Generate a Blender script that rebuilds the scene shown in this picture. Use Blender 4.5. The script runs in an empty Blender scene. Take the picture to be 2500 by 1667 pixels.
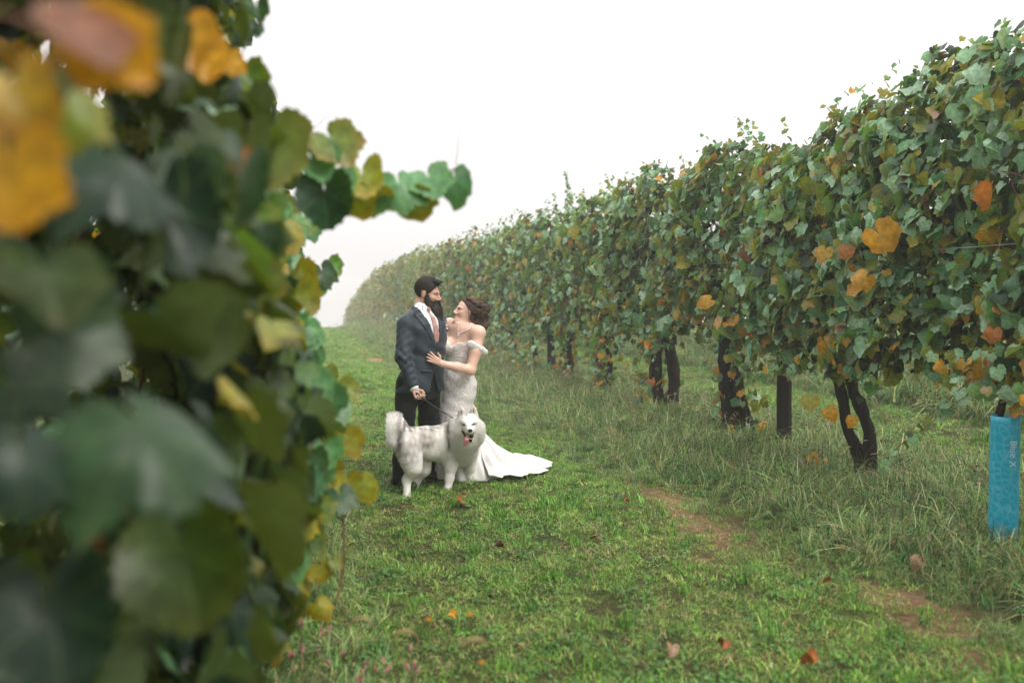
import bpy, math, random
import numpy as np
from mathutils import Matrix, Vector

# ------------------------------------------------------------------ camera, sky, sun, exposure
S = bpy.context.scene
C = S.collection
R = math.radians
YAW, PITCH, FPX, EYE = R(12.4), math.atan(114.5 / 2431.0), 2431.0, 1.64

cam = bpy.data.objects.new('camera', bpy.data.cameras.new('camera'))
C.objects.link(cam)
cam.location = (0, 0, EYE)
cam.rotation_euler = (math.pi / 2 - PITCH, 0, -YAW)
cam.data.sensor_width = 36.0
cam.data.lens = 36.0 * FPX / 2500.0
cam.data.clip_start = 0.05
cam.data.clip_end = 3000
cam.data.dof.use_dof = True
cam.data.dof.focus_distance = 8.5
cam.data.dof.aperture_fstop = 1.5
S.camera = cam

world = bpy.data.worlds.new('World')
S.world = world
world.use_nodes = True
wn, wl = world.node_tree.nodes, world.node_tree.links
bg = wn['Background']
sky = wn.new('ShaderNodeTexSky')
sky.sky_type = 'NISHITA'
sky.sun_disc = False
sky.sun_elevation = R(52)
sky.sun_rotation = R(-35)
sky.dust_density = 6.0
hs = wn.new('ShaderNodeHueSaturation')
hs.inputs['Saturation'].default_value = 0.12
wl.new(sky.outputs[0], hs.inputs['Color'])
ov = wn.new('ShaderNodeMix')           # closed overcast: nearly even white cloud over the sky
ov.data_type = 'RGBA'
ov.inputs[0].default_value = 0.9
wl.new(hs.outputs[0], ov.inputs[6])
# overcast luminance rises from the horizon to the zenith, the same all round
wtc = wn.new('ShaderNodeTexCoord'); wsp = wn.new('ShaderNodeSeparateXYZ'); wl.new(wtc.outputs['Generated'], wsp.inputs[0])
wmr = wn.new('ShaderNodeMapRange'); wl.new(wsp.outputs['Z'], wmr.inputs[0])
wmr.inputs[3].default_value = 1.0; wmr.inputs[4].default_value = 2.3
wsc = wn.new('ShaderNodeVectorMath'); wsc.operation = 'SCALE'; wsc.inputs[0].default_value = (5.75, 5.6, 5.56)
wl.new(wmr.outputs[0], wsc.inputs['Scale']); wl.new(wsc.outputs[0], ov.inputs[7])
wl.new(ov.outputs[2], bg.inputs[0])
bg.inputs[1].default_value = 0.1

sun = bpy.data.objects.new('sun', bpy.data.lights.new('sun', 'SUN'))
C.objects.link(sun)
sun.data.energy = 1.5
sun.data.angle = R(25)
sun.data.color = (1.0, 0.95, 0.88)
sun.rotation_euler = (R(38), 0, R(35 + 0))     # high, from ahead-left of the rows
S.view_settings.view_transform = 'Standard'
S.view_settings.look = 'None'
S.view_settings.exposure = 0.8
S.view_settings.gamma = 1.0
S.view_settings.use_curve_mapping = False
try:
    S.cycles.volume_bounces = 2
    S.cycles.max_bounces = 8
    S.cycles.transmission_bounces = 5
    S.cycles.diffuse_bounces = 4
    S.cycles.sample_clamp_indirect = 6.0
except Exception:
    pass

# ------------------------------------------------------------------ helpers
rng = np.random.default_rng(7)
FWD = np.array([math.sin(YAW) * math.cos(PITCH), math.cos(YAW) * math.cos(PITCH), -math.sin(PITCH)])
RGT = np.array([math.cos(YAW), -math.sin(YAW), 0.0])
UPV = np.cross(RGT, FWD)
HOR = np.array([math.sin(YAW), math.cos(YAW), 0.0])
CAM = np.array([0, 0, EYE])


def ray(px, py, d):
    """World point seen at photograph pixel (px,py) (2500 wide) at horizontal depth d."""
    v = FWD + RGT * (px - 1250.0) / FPX - UPV * (py - 833.5) / FPX
    return CAM + v * (d / v.dot(HOR))


def at(x, y, d):
    """Same in the 2352-wide view of the photograph."""
    return ray(x * 1.06293, y * 1.06293, d)


def project(P):
    v = np.asarray(P) - CAM
    d = v @ FWD
    return 1250 + FPX * (v @ RGT) / d, 833.5 - FPX * (v @ UPV) / d, d


def vn(*c, s=0):
    """smooth cheap noise about -1..1"""
    r = np.random.default_rng(1000 + s)
    out = 0
    for k in range(6):
        w = r.normal(0, 1, len(c)); w = w / (np.linalg.norm(w) + 1e-6) * r.uniform(.7, 2.0)
        out = out + np.sin(sum(a * b for a, b in zip(c, w)) * 1.0 + r.uniform(0, 6.28))
    return out / 3.4


def terrain(x, y):
    x = np.asarray(x, float); y = np.asarray(y, float)
    f = np.clip(y - 44, 0, None)
    z = -0.0022 * f ** 2 / (1 + f * 0.012)
    f2 = np.clip(y - 130, 0, None)
    z = z + 0.0006 * f2 ** 2
    z = z + 0.012 * np.sin(x * 1.7 + y * .6) + 0.01 * np.sin(y * 1.1 - x * .8)
    return z


def mk_mesh(name, V, F, col=None, smooth=True, uv=None, extra=None):
    V = np.ascontiguousarray(V, np.float32); F = np.ascontiguousarray(F, np.int32)
    m = bpy.data.meshes.new(name)
    nf, k = F.shape
    m.vertices.add(len(V)); m.vertices.foreach_set('co', V.ravel())
    m.loops.add(nf * k); m.loops.foreach_set('vertex_index', F.ravel())
    m.polygons.add(nf); m.polygons.foreach_set('loop_start', np.arange(nf, dtype=np.int32) * k)
    if col is not None:
        a = m.attributes.new('tint', 'FLOAT_COLOR', 'POINT')
        c = np.ones((len(V), 4), np.float32); c[:, :3] = col
        a.data.foreach_set('color', c.ravel())
    if uv is not None:
        a = m.attributes.new('luv', 'FLOAT2', 'POINT')
        a.data.foreach_set('vector', np.ascontiguousarray(uv, np.float32).ravel())
    m.update(calc_edges=True)
    if smooth:
        m.polygons.foreach_set('use_smooth', np.ones(nf, bool))
    m.validate()
    return m


def obj(name, mesh, mat=None, parent=None):
    o = bpy.data.objects.new(name, mesh)
    C.objects.link(o)
    if mat is not None and not mesh.materials:
        mesh.materials.append(mat)
    if parent is not None:
        o.parent = parent
    return o


def tag(o, label=None, cat=None, group=None, kind=None):
    if label: o['label'] = label
    if cat: o['category'] = cat
    if group: o['group'] = group
    if kind: o['kind'] = kind
    return o


def empty(name, loc, rz=0.0):
    o = bpy.data.objects.new(name, None)
    C.objects.link(o)
    o.location = loc
    o.rotation_euler = (0, 0, rz)
    o.empty_display_size = .1
    return o


class Geo:
    """collects pieces (quads) for one mesh"""
    def __init__(s): s.V, s.F, s.K, s.n = [], [], [], 0

    def add(s, V, F, col=None):
        V = np.asarray(V, float); F = np.asarray(F, int)
        if F.shape[1] == 3: F = np.c_[F, F[:, 2]]
        s.V.append(V); s.F.append(F + s.n); s.n += len(V)
        s.K.append(np.tile(np.asarray((1, 1, 1) if col is None else col, float), (len(V), 1)) if col is None or np.ndim(col) == 1 else col)

    def tube(s, P, r, n=6, col=None, rough=0, seed=0, cap=True):
        P = np.asarray(P, float); m = len(P)
        r = np.full(m, r) if np.ndim(r) == 0 else np.interp(np.linspace(0, 1, m), np.linspace(0, 1, len(r)), r)
        T = np.gradient(P, axis=0); T /= np.linalg.norm(T, axis=1)[:, None] + 1e-9
        ref = np.array([0, 0, 1.0]) if abs(T[:, 2].mean()) < .8 else np.array([1.0, 0, 0])
        A = np.cross(T, ref); A /= np.linalg.norm(A, axis=1)[:, None] + 1e-9
        B = np.cross(T, A)
        th = np.arange(n) / n * 2 * np.pi
        rr = r[:, None] * np.ones((m, n))
        if rough:
            q = np.random.default_rng(seed)
            tw = np.arange(m)[:, None] * .35
            rr = rr * (1 + rough * (.6 * np.sin(3 * th[None] + tw + q.uniform(0, 6)) + .5 * np.sin(5 * th[None] - tw * 1.7) + q.normal(0, .35, (m, n))))
        V = P[:, None] + rr[..., None] * (np.cos(th)[None, :, None] * A[:, None] + np.sin(th)[None, :, None] * B[:, None])
        V = V.reshape(-1, 3)
        i = np.arange(m - 1)[:, None] * n; j = np.arange(n)[None]; j2 = (j + 1) % n
        F = np.stack([i + j, i + j2, i + n + j2, i + n + j], -1).reshape(-1, 4)
        if cap:
            V = np.vstack([V, P[:1], P[-1:]]); a = m * n
            j = np.arange(n); j2 = (j + 1) % n
            F = np.vstack([F, np.c_[np.full(n, a), j2, j, j], np.c_[np.full(n, a + 1), (m - 1) * n + j, (m - 1) * n + j2, (m - 1) * n + j2]])
        s.add(V, F, col)

    def box(s, c, h, M=None, col=None):
        q = np.array([[x, y, z] for x in (-1, 1) for y in (-1, 1) for z in (-1, 1)], float) * h
        if M is not None: q = q @ np.asarray(M).T
        s.add(q + np.asarray(c), [[0, 1, 3, 2], [4, 6, 7, 5], [0, 4, 5, 1], [2, 3, 7, 6], [0, 2, 6, 4], [1, 5, 7, 3]], col)

    def ball(s, c, r, n=8, col=None):
        m = n // 2 + 1
        ph = np.linspace(0, np.pi, m); th = np.arange(n) / n * 2 * np.pi
        V = np.stack([np.sin(ph)[:, None] * np.cos(th), np.sin(ph)[:, None] * np.sin(th), np.cos(ph)[:, None] * np.ones(n)], -1).reshape(-1, 3)
        V = V * np.asarray(r) + np.asarray(c)
        i = np.arange(m - 1)[:, None] * n; j = np.arange(n)[None]; j2 = (j + 1) % n
        s.add(V, np.stack([i + j, i + n + j, i + n + j2, i + j2], -1).reshape(-1, 4), col)

    def mesh(s, name, smooth=True, off=(0, 0, 0)):
        V = np.vstack(s.V) - np.asarray(off)
        F = np.vstack(s.F)
        m = bpy.data.meshes.new(name)
        m.from_pydata(V.tolist(), [], [[a, b, c, d] if d != c else [a, b, c] for a, b, c, d in F.tolist()])
        a = m.attributes.new('tint', 'FLOAT_COLOR', 'POINT')
        k = np.ones((len(V), 4), np.float32); k[:, :3] = np.vstack(s.K)
        a.data.foreach_set('color', k.ravel())
        if smooth: m.polygons.foreach_set('use_smooth', np.ones(len(m.polygons), bool))
        m.update()
        return m


def spline(pts, n):
    P = np.asarray(pts, float); t = np.linspace(0, len(P) - 1, n)
    i = np.clip(t.astype(int), 0, len(P) - 2); f = (t - i)[:, None]
    g = lambda k: P[np.clip(k, 0, len(P) - 1)]
    p0, p1, p2, p3 = g(i - 1), g(i), g(i + 1), g(i + 2)
    return .5 * (2 * p1 + (p2 - p0) * f + (2 * p0 - 5 * p1 + 4 * p2 - p3) * f ** 2 + (3 * p1 - p0 - 3 * p2 + p3) * f ** 3)


# ------------------------------------------------------------------ materials
def mat(name, col=(.5, .5, .5), rough=.6, spec=.4, tint=False, noise=0.0, nscale=20.0, bump=0.0, bscale=60.0, sheen=0.0, trans=0.0, metal=0.0,
        stretch=(1, 1, 1), rnd=0.0, col2=None, sss=0.0):
    m = bpy.data.materials.new(name); m.use_nodes = True
    n, l = m.node_tree.nodes, m.node_tree.links
    b = n['Principled BSDF']
    b.inputs['Roughness'].default_value = rough
    b.inputs['Specular IOR Level'].default_value = spec
    b.inputs['Metallic'].default_value = metal
    if sheen:
        b.inputs['Sheen Weight'].default_value = sheen
        b.inputs['Sheen Roughness'].default_value = .4
    if sss:
        b.inputs['Subsurface Weight'].default_value = sss
        b.inputs['Subsurface Radius'].default_value = (.012, .005, .003)
        b.inputs['Subsurface Scale'].default_value = 1.0
    tc = n.new('ShaderNodeTexCoord')
    mp = n.new('ShaderNodeMapping'); mp.inputs['Scale'].default_value = stretch
    l.new(tc.outputs['Object'], mp.inputs[0])
    src = None
    if tint:
        a = n.new('ShaderNodeAttribute'); a.attribute_name = 'tint'
        src = a.outputs['Color']
    if noise:
        t = n.new('ShaderNodeTexNoise'); t.inputs['Scale'].default_value = nscale; t.inputs['Detail'].default_value = 5
        l.new(mp.outputs[0], t.inputs['Vector'])
        if col2 is not None:
            mx = n.new('ShaderNodeMix'); mx.data_type = 'RGBA'
            rp = n.new('ShaderNodeMapRange'); rp.inputs[1].default_value = .5 - .25 / max(noise, .01) * .5; rp.inputs[2].default_value = .5 + .25 / max(noise, .01) * .5
            l.new(t.outputs[0], rp.inputs[0]); l.new(rp.outputs[0], mx.inputs[0])
            mx.inputs[6].default_value = (*col, 1); mx.inputs[7].default_value = (*col2, 1)
            src = mx.outputs[2]
        else:
            rp = n.new('ShaderNodeMapRange')
            rp.inputs[1].default_value = .3; rp.inputs[2].default_value = .7
            rp.inputs[3].default_value = 1 - noise; rp.inputs[4].default_value = 1 + noise
            l.new(t.outputs[0], rp.inputs[0])
            mx = n.new('ShaderNodeVectorMath'); mx.operation = 'SCALE'
            if src: l.new(src, mx.inputs[0])
            else: mx.inputs[0].default_value = col
            l.new(rp.outputs[0], mx.inputs['Scale'])
            src = mx.outputs[0]
    if rnd:
        oi = n.new('ShaderNodeObjectInfo')
        rp = n.new('ShaderNodeMapRange'); rp.inputs[3].default_value = 1 - rnd; rp.inputs[4].default_value = 1 + rnd
        l.new(oi.outputs['Random'], rp.inputs[0])
        mx = n.new('ShaderNodeVectorMath'); mx.operation = 'SCALE'
        if src: l.new(src, mx.inputs[0])
        else: mx.inputs[0].default_value = col
        l.new(rp.outputs[0], mx.inputs['Scale'])
        src = mx.outputs[0]
    if src: l.new(src, b.inputs['Base Color'])
    else: b.inputs['Base Color'].default_value = (*col, 1)
    if bump:
        t = n.new('ShaderNodeTexNoise'); t.inputs['Scale'].default_value = bscale; t.inputs['Detail'].default_value = 6
        l.new(mp.outputs[0], t.inputs['Vector'])
        bp = n.new('ShaderNodeBump'); bp.inputs['Strength'].default_value = bump; bp.inputs['Distance'].default_value = .02
        l.new(t.outputs[0], bp.inputs['Height']); l.new(bp.outputs[0], b.inputs['Normal'])
    if trans:
        tr = n.new('ShaderNodeBsdfTranslucent')
        if src: l.new(src, tr.inputs[0])
        else: tr.inputs[0].default_value = (*col, 1)
        ms = n.new('ShaderNodeMixShader'); ms.inputs[0].default_value = trans
        l.new(b.outputs[0], ms.inputs[1]); l.new(tr.outputs[0], ms.inputs[2])
        l.new(ms.outputs[0], n['Material Output'].inputs[0])
    return m


def leaf_material():
    m = bpy.data.materials.new('vine_leaf'); m.use_nodes = True
    n, l = m.node_tree.nodes, m.node_tree.links
    b = n['Principled BSDF']
    a = n.new('ShaderNodeAttribute'); a.attribute_name = 'tint'
    uv = n.new('ShaderNodeAttribute'); uv.attribute_name = 'luv'
    # veins: rays from the petiole, in the leaf's own coordinates
    sx = n.new('ShaderNodeSeparateXYZ'); l.new(uv.outputs['Vector'], sx.inputs[0])
    def M(op, x, y=None):
        q = n.new('ShaderNodeMath'); q.operation = op
        for i, v in enumerate((x, y)):
            if v is None: continue
            if isinstance(v, (int, float)): q.inputs[i].default_value = v
            else: l.new(v, q.inputs[i])
        return q.outputs[0]
    ang = M('ARCTAN2', sx.outputs[0], sx.outputs[1])
    k = M('ABSOLUTE', M('SINE', M('MULTIPLY', ang, 3.2)))
    rad = M('SQRT', M('ADD', M('MULTIPLY', sx.outputs[0], sx.outputs[0]), M('MULTIPLY', sx.outputs[1], sx.outputs[1])))
    vein = M('LESS_THAN', M('MULTIPLY', k, M('ADD', rad, .05)), .035)
    nz = n.new('ShaderNodeTexNoise'); nz.inputs['Scale'].default_value = 5.0; nz.inputs['Detail'].default_value = 4
    l.new(uv.outputs['Vector'], nz.inputs['Vector'])
    mr = n.new('ShaderNodeMapRange'); mr.inputs[1].default_value = .3; mr.inputs[2].default_value = .7; mr.inputs[3].default_value = .6; mr.inputs[4].default_value = 1.35
    l.new(nz.outputs[0], mr.inputs[0])
    oi = n.new('ShaderNodeObjectInfo')
    r2 = n.new('ShaderNodeMapRange'); r2.inputs[3].default_value = .85; r2.inputs[4].default_value = 1.15
    l.new(oi.outputs['Random'], r2.inputs[0])
    sc = n.new('ShaderNodeVectorMath'); sc.operation = 'SCALE'
    l.new(a.outputs['Color'], sc.inputs[0]); l.new(M('MULTIPLY', mr.outputs[0], r2.outputs[0]), sc.inputs['Scale'])
    vm = n.new('ShaderNodeMix'); vm.data_type = 'RGBA'
    l.new(M('MULTIPLY', vein, .2), vm.inputs[0]); l.new(sc.outputs[0], vm.inputs[6]); vm.inputs[7].default_value = (.2, .22, .1, 1)
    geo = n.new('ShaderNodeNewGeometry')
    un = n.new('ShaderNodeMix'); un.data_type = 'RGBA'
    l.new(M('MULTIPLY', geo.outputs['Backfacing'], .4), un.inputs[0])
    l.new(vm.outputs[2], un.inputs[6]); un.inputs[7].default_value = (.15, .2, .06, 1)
    l.new(un.outputs[2], b.inputs['Base Color'])
    b.inputs['Roughness'].default_value = .38
    b.inputs['Specular IOR Level'].default_value = .34
    bp = n.new('ShaderNodeBump'); bp.inputs['Strength'].default_value = .35; bp.inputs['Distance'].default_value = .01
    l.new(M('SUBTRACT', nz.outputs[0], M('MULTIPLY', vein, .2)), bp.inputs['Height']); l.new(bp.outputs[0], b.inputs['Normal'])
    tr = n.new('ShaderNodeBsdfTranslucent')
    tm = n.new('ShaderNodeMix'); tm.data_type = 'RGBA'; tm.blend_type = 'MULTIPLY'; tm.inputs[0].default_value = 1
    l.new(un.outputs[2], tm.inputs[6]); tm.inputs[7].default_value = (2.3, 2.2, .4, 1)
    l.new(tm.outputs[2], tr.inputs[0])
    ms = n.new('ShaderNodeMixShader'); ms.inputs[0].default_value = .22
    l.new(b.outputs[0], ms.inputs[1]); l.new(tr.outputs[0], ms.inputs[2])
    l.new(ms.outputs[0], n['Material Output'].inputs[0])
    return m


M_LEAF = leaf_material()
M_BARK = mat('vine_bark', (.016, .0115, .009), .9, .15, noise=.7, nscale=18, bump=.8, bscale=30, stretch=(1, 1, .2))
M_CANE = mat('cane_bark', (.12, .045, .025), .7, .3, noise=.3, nscale=30)
M_POST = mat('weathered_post', (.013, .0105, .009), .9, .15, noise=.45, nscale=14, bump=.6, bscale=40, stretch=(1, 1, .08))
M_WIRE = mat('galvanised_wire', (.5, .52, .54), .35, .6, metal=.6)
M_TIE = mat('teal_tie_tape', (.01, .5, .38), .4, .5, trans=.25)
M_GRASS = mat('grass_blade', tint=True, rough=.5, spec=.3, rnd=.3, trans=.25)


def ground_material():
    m = bpy.data.materials.new('soil_and_thatch'); m.use_nodes = True
    n, l = m.node_tree.nodes, m.node_tree.links
    b = n['Principled BSDF']; b.inputs['Roughness'].default_value = .95; b.inputs['Specular IOR Level'].default_value = .15
    tc = n.new('ShaderNodeTexCoord')
    a = n.new('ShaderNodeTexNoise'); a.inputs['Scale'].default_value = 1.1; a.inputs['Detail'].default_value = 8
    c = n.new('ShaderNodeTexNoise'); c.inputs['Scale'].default_value = 22; c.inputs['Detail'].default_value = 6
    l.new(tc.outputs['Object'], a.inputs['Vector']); l.new(tc.outputs['Object'], c.inputs['Vector'])
    r1 = n.new('ShaderNodeValToRGB')
    r1.color_ramp.elements[0].color = (.028, .05, .012, 1); r1.color_ramp.elements[0].position = .35
    r1.color_ramp.elements[1].color = (.07, .058, .026, 1); r1.color_ramp.elements[1].position = .75
    l.new(a.outputs[0], r1.inputs[0])
    r2 = n.new('ShaderNodeValToRGB')
    r2.color_ramp.elements[0].color = (.55, .5, .45, 1); r2.color_ramp.elements[0].position = .3
    r2.color_ramp.elements[1].color = (1.3, 1.2, 1.1, 1); r2.color_ramp.elements[1].position = .7
    l.new(c.outputs[0], r2.inputs[0])
    t = n.new('ShaderNodeAttribute'); t.attribute_name = 'tint'       # r: bare soil, g: green
    sp = n.new('ShaderNodeSeparateColor'); l.new(t.outputs['Color'], sp.inputs[0])
    mx = n.new('ShaderNodeMix'); mx.data_type = 'RGBA'
    l.new(sp.outputs[0], mx.inputs[0]); l.new(r1.outputs[0], mx.inputs[6]); mx.inputs[7].default_value = (.3, .175, .115, 1)
    m2 = n.new('ShaderNodeMix'); m2.data_type = 'RGBA'; m2.blend_type = 'MULTIPLY'; m2.inputs[0].default_value = 1
    l.new(mx.outputs[2], m2.inputs[6]); l.new(r2.outputs[0], m2.inputs[7])
    l.new(m2.outputs[2], b.inputs['Base Color'])
    bp = n.new('ShaderNodeBump'); bp.inputs['Strength'].default_value = .7; bp.inputs['Distance'].default_value = .03
    l.new(c.outputs[0], bp.inputs['Height']); l.new(bp.outputs[0], b.inputs['Normal'])
    return m


# ------------------------------------------------------------------ ground
def edge_x(y):
    """where the mown alley meets the rank strip under the right-hand vines"""
    y = np.asarray(y, float)
    return np.interp(y, [3, 6, 10, 22, 60], [3.0, 2.85, 2.5, 2.05, 2.1]) + .12 * np.sin(y * 1.9) + .08 * np.sin(y * 4.3)


def bare(x, y):
    """bare soil along the wheel line"""
    x = np.asarray(x, float); y = np.asarray(y, float)
    w = np.exp(-((x - edge_x(y) + .02) / .24) ** 2)
    p = .5 + .5 * vn(x * 3.0, y * 1.7, s=3)
    return np.clip(w * (p * 1.9 - .68 - .3 * np.clip((y - 6.5) / 2, 0, 1)), 0, 1)


xs = np.unique(np.concatenate([np.linspace(-60, -4, 20), np.linspace(-4, 14, 110), np.linspace(14, 110, 24)]))
ys = np.unique(np.concatenate([np.linspace(-9, 2, 12), np.linspace(2, 20, 130), np.linspace(20, 60, 60), np.linspace(60, 235, 50)]))
XX, YY = np.meshgrid(xs, ys)
V = np.c_[XX.ravel(), YY.ravel(), terrain(XX, YY).ravel()]
nx = len(xs)
i, j = np.meshgrid(np.arange(nx - 1), np.arange(len(ys) - 1))
a = (j * nx + i).ravel()
g = np.c_[bare(V[:, 0], V[:, 1]), np.zeros(len(V)), np.zeros(len(V))]
ground = obj('ground', mk_mesh('ground', V, np.c_[a, a + 1, a + nx + 1, a + nx], col=g), ground_material())
tag(ground, 'grassy vineyard ground with bare reddish soil patches beside the rows', kind='structure')

# ------------------------------------------------------------------ haze
hz = Geo(); hz.box((25, 113, -7.5), (87, 124.5, 12.5))
hm = bpy.data.materials.new('valley_fog'); hm.use_nodes = True
hm.node_tree.nodes.clear()
ho = hm.node_tree.nodes.new('ShaderNodeOutputMaterial'); hv = hm.node_tree.nodes.new('ShaderNodeVolumePrincipled')
hv.inputs['Color'].default_value = (.99, .985, .985, 1); hv.inputs['Density'].default_value = .0037
hv.inputs['Anisotropy'].default_value = .25
hm.node_tree.links.new(hv.outputs[0], ho.inputs['Volume'])
haze = obj('haze', hz.mesh('haze', False), hm)
tag(haze, 'pale morning fog filling the valley behind the vines', kind='stuff')

# ------------------------------------------------------------------ grass (nobody could count it)
def blades(n, radius, h0, h1, w, cols, lean, seed, segs=2, droop=.4):
    q = np.random.default_rng(seed)
    r = radius * np.sqrt(q.random(n)); th = q.uniform(0, 6.283, n)
    bx, by = r * np.cos(th), r * np.sin(th)
    h = q.uniform(h0, h1, n)
    dr = q.uniform(0, 6.283, n); ln = q.uniform(.1, lean, n)
    dx, dy = np.cos(dr), np.sin(dr)
    px, py = -dy, dx
    ci = q.integers(0, len(cols), n); col = np.clip(np.asarray(cols)[ci] * np.exp(q.normal(-.08, .5, n))[:, None], 0, .75)
    ww = w * q.uniform(.7, 1.3, n)
    Vs, Cs = [], []
    ts = [0] + [k / segs for k in range(1, segs)] + [1.0]
    for t in ts:
        out = ln * h * (t ** 1.7); z = h * t * (1 - droop * ln * t * t)
        wid = ww * (1 - t) ** .6 * .5
        for sgn in ((-1, 1) if t < 1 else (0,)):
            Vs.append(np.c_[bx + dx * out + px * wid * sgn, by + dy * out + py * wid * sgn, z])
            Cs.append(col)
    m = len(Vs)
    V = np.stack(Vs, 1).reshape(-1, 3); K = np.stack(Cs, 1).reshape(-1, 3)
    base = np.arange(n)[:, None] * m
    F = []
    for s_ in range(segs - 1):
        o = s_ * 2
        F += [[o, o + 1, o + 3], [o, o + 3, o + 2]]
    o = (segs - 1) * 2
    F += [[o, o + 1, o + 2]]
    F = np.concatenate([base + np.asarray(f)[None] for f in F])
    return V, F, K


def tuft_set(name, variants):
    col = bpy.data.collections.new(name)
    for k, (V, F, K) in enumerate(variants):
        m = mk_mesh('%s_tuft' % name, V, F, col=K, smooth=True)
        m.materials.append(M_GRASS)
        o = bpy.data.objects.new('%s_tuft.%03d' % (name, k), m)
        col.objects.link(o)
    return col


def scatter(name, pts, idx, scl, coll, label, tilt=.15, seed=0):
    q = np.random.default_rng(seed)
    n = len(pts)
    m = bpy.data.meshes.new(name)
    m.vertices.add(n); m.vertices.foreach_set('co', np.ascontiguousarray(pts, np.float32).ravel())
    for nm, ty, arr, key in (('idx', 'INT', np.asarray(idx, np.int32), 'value'), ('scl', 'FLOAT', np.asarray(scl, np.float32), 'value'),
                             ('rot', 'FLOAT_VECTOR', np.c_[q.normal(0, tilt, n), q.normal(0, tilt, n), q.uniform(0, 6.283, n)].astype(np.float32).ravel(), 'vector')):
        m.attributes.new(nm, ty, 'POINT').data.foreach_set(key, arr)
    o = obj(name, m)
    ng = bpy.data.node_groups.new(name + '_spread', 'GeometryNodeTree')
    ng.interface.new_socket('Geometry', in_out='INPUT', socket_type='NodeSocketGeometry')
    ng.interface.new_socket('Geometry', in_out='OUTPUT', socket_type='NodeSocketGeometry')
    N, L = ng.nodes, ng.links
    gi, go = N.new('NodeGroupInput'), N.new('NodeGroupOutput')
    ip = N.new('GeometryNodeInstanceOnPoints'); ci = N.new('GeometryNodeCollectionInfo')
    ci.inputs['Collection'].default_value = coll; ci.inputs['Separate Children'].default_value = True; ci.inputs['Reset Children'].default_value = True
    def na(nm, ty):
        k = N.new('GeometryNodeInputNamedAttribute'); k.data_type = ty; k.inputs[0].default_value = nm
        return [s for s in k.outputs if s.enabled and s.name == 'Attribute'][0]
    e2r = N.new('FunctionNodeEulerToRotation')
    L.new(gi.outputs[0], ip.inputs['Points']); L.new(ci.outputs[0], ip.inputs['Instance'])
    ip.inputs['Pick Instance'].default_value = True
    L.new(na('idx', 'INT'), ip.inputs['Instance Index'])
    L.new(na('rot', 'FLOAT_VECTOR'), e2r.inputs[0]); L.new(e2r.outputs[0], ip.inputs['Rotation'])
    L.new(na('scl', 'FLOAT'), ip.inputs['Scale'])
    L.new(ip.outputs[0], go.inputs[0])
    md = o.modifiers.new('spread', 'NODES'); md.node_group = ng
    tag(o, label, kind='stuff')
    return o


GREEN = [(.13, .36, .03), (.19, .42, .04), (.085, .27, .03), (.26, .45, .07), (.15, .35, .08)]
DRY = [(.46, .34, .15), (.34, .23, .1), (.5, .4, .21), (.25, .24, .07)]
MIX = GREEN * 2 + DRY
lawn_var = []
for k in range(3): lawn_var.append(blades(95, .13, .022, .05, .0042, GREEN + DRY[:1], 2.2, 20 + k, 2, .22))            # 0-2 green turf
for k in range(3): lawn_var.append(blades(85, .13, .018, .042, .004, MIX + DRY, 2.8, 30 + k, 2, .2))           # 3-5 drier turf
for k in range(2): lawn_var.append(blades(45, .07, .06, .13, .006, GREEN + [(.05, .12, .05)], 1.0, 40 + k, 3))   # 6-7 lush clump
def clover(seed):
    q = np.random.default_rng(seed); Vs, Fs, Ks, n = [], [], [], 0
    for k in range(26):
        c = np.r_[q.normal(0, .06, 2), q.uniform(.015, .045)]
        r = q.uniform(.008, .016); a0 = q.uniform(0, 6.28); col = np.array([.09, .22, .045]) * q.uniform(.7, 1.4)
        tl = q.normal(0, .35, 2)
        th = a0 + np.arange(6) / 6 * 6.283
        rim = np.c_[r * np.cos(th), r * np.sin(th), (r * np.cos(th)) * tl[0] + (r * np.sin(th)) * tl[1]]
        Vs.append(np.vstack([c, c + rim])); Ks.append(np.tile(col, (7, 1)))
        Fs.append(np.array([[0, 1 + i, 1 + (i + 1) % 6] for i in range(6)]) + n); n += 7
    return np.vstack(Vs), np.vstack(Fs), np.vstack(Ks)
for k in range(2): lawn_var.append(clover(50 + k))                                                     # 8-9 clover
LAWN = tuft_set('turf', lawn_var)

def spread(x0, x1, y0, y1, dens, seed):
    q = np.random.default_rng(seed)
    n = int((x1 - x0) * (y1 - y0) * dens)
    return q.uniform(x0, x1, n), q.uniform(y0, y1, n)

px, py, sc_ = [], [], []
for (x0, x1, y0, y1, dn, s_) in ((-1.2, 3.4, 2.6, 8, 150, 1.0), (-1.2, 3.4, 8, 13, 120, 1.05), (-1.2, 3.0, 13, 24, 60, 1.3), (-1.2, 2.6, 24, 62, 26, 1.9),
                                 (-3.2, -1.2, 2, 14, 40, 1.2), (6, 9.4, 5, 30, 36, 1.5), (9.4, 40, 6, 60, 5, 2.8), (-1.2, 5, 62, 100, 6, 3)):
    a_, b_ = spread(x0, x1, y0, y1, dn, int(y0 * 10 + x0 + 50))
    px.append(a_); py.append(b_); sc_.append(np.full(len(a_), s_))
px, py, sc_ = map(np.concatenate, (px, py, sc_))
bb = bare(px, py)
keep = rng.random(len(px)) > bb * 1.05
inal = px < edge_x(py) + .15
keep &= inal | (px > 5.6) | (rng.random(len(px)) < .4)
px, py, sc_, bb = px[keep], py[keep], sc_[keep], bb[keep]
dryness = .26 + .34 * vn(px * .9, py * .6, s=5) + .28 * np.clip((7.5 - py) / 5, 0, 1) * np.clip((1.2 - px) / 1.2, 0, 1) + .26 * vn(px * 2.7, py * 2.2, s=6) + .45 * np.exp(-((px + .35) / .75) ** 2) + .8 * bb - .12 * np.exp(-((px - 1.6) / .7) ** 2)
u = rng.random(len(px))
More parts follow.
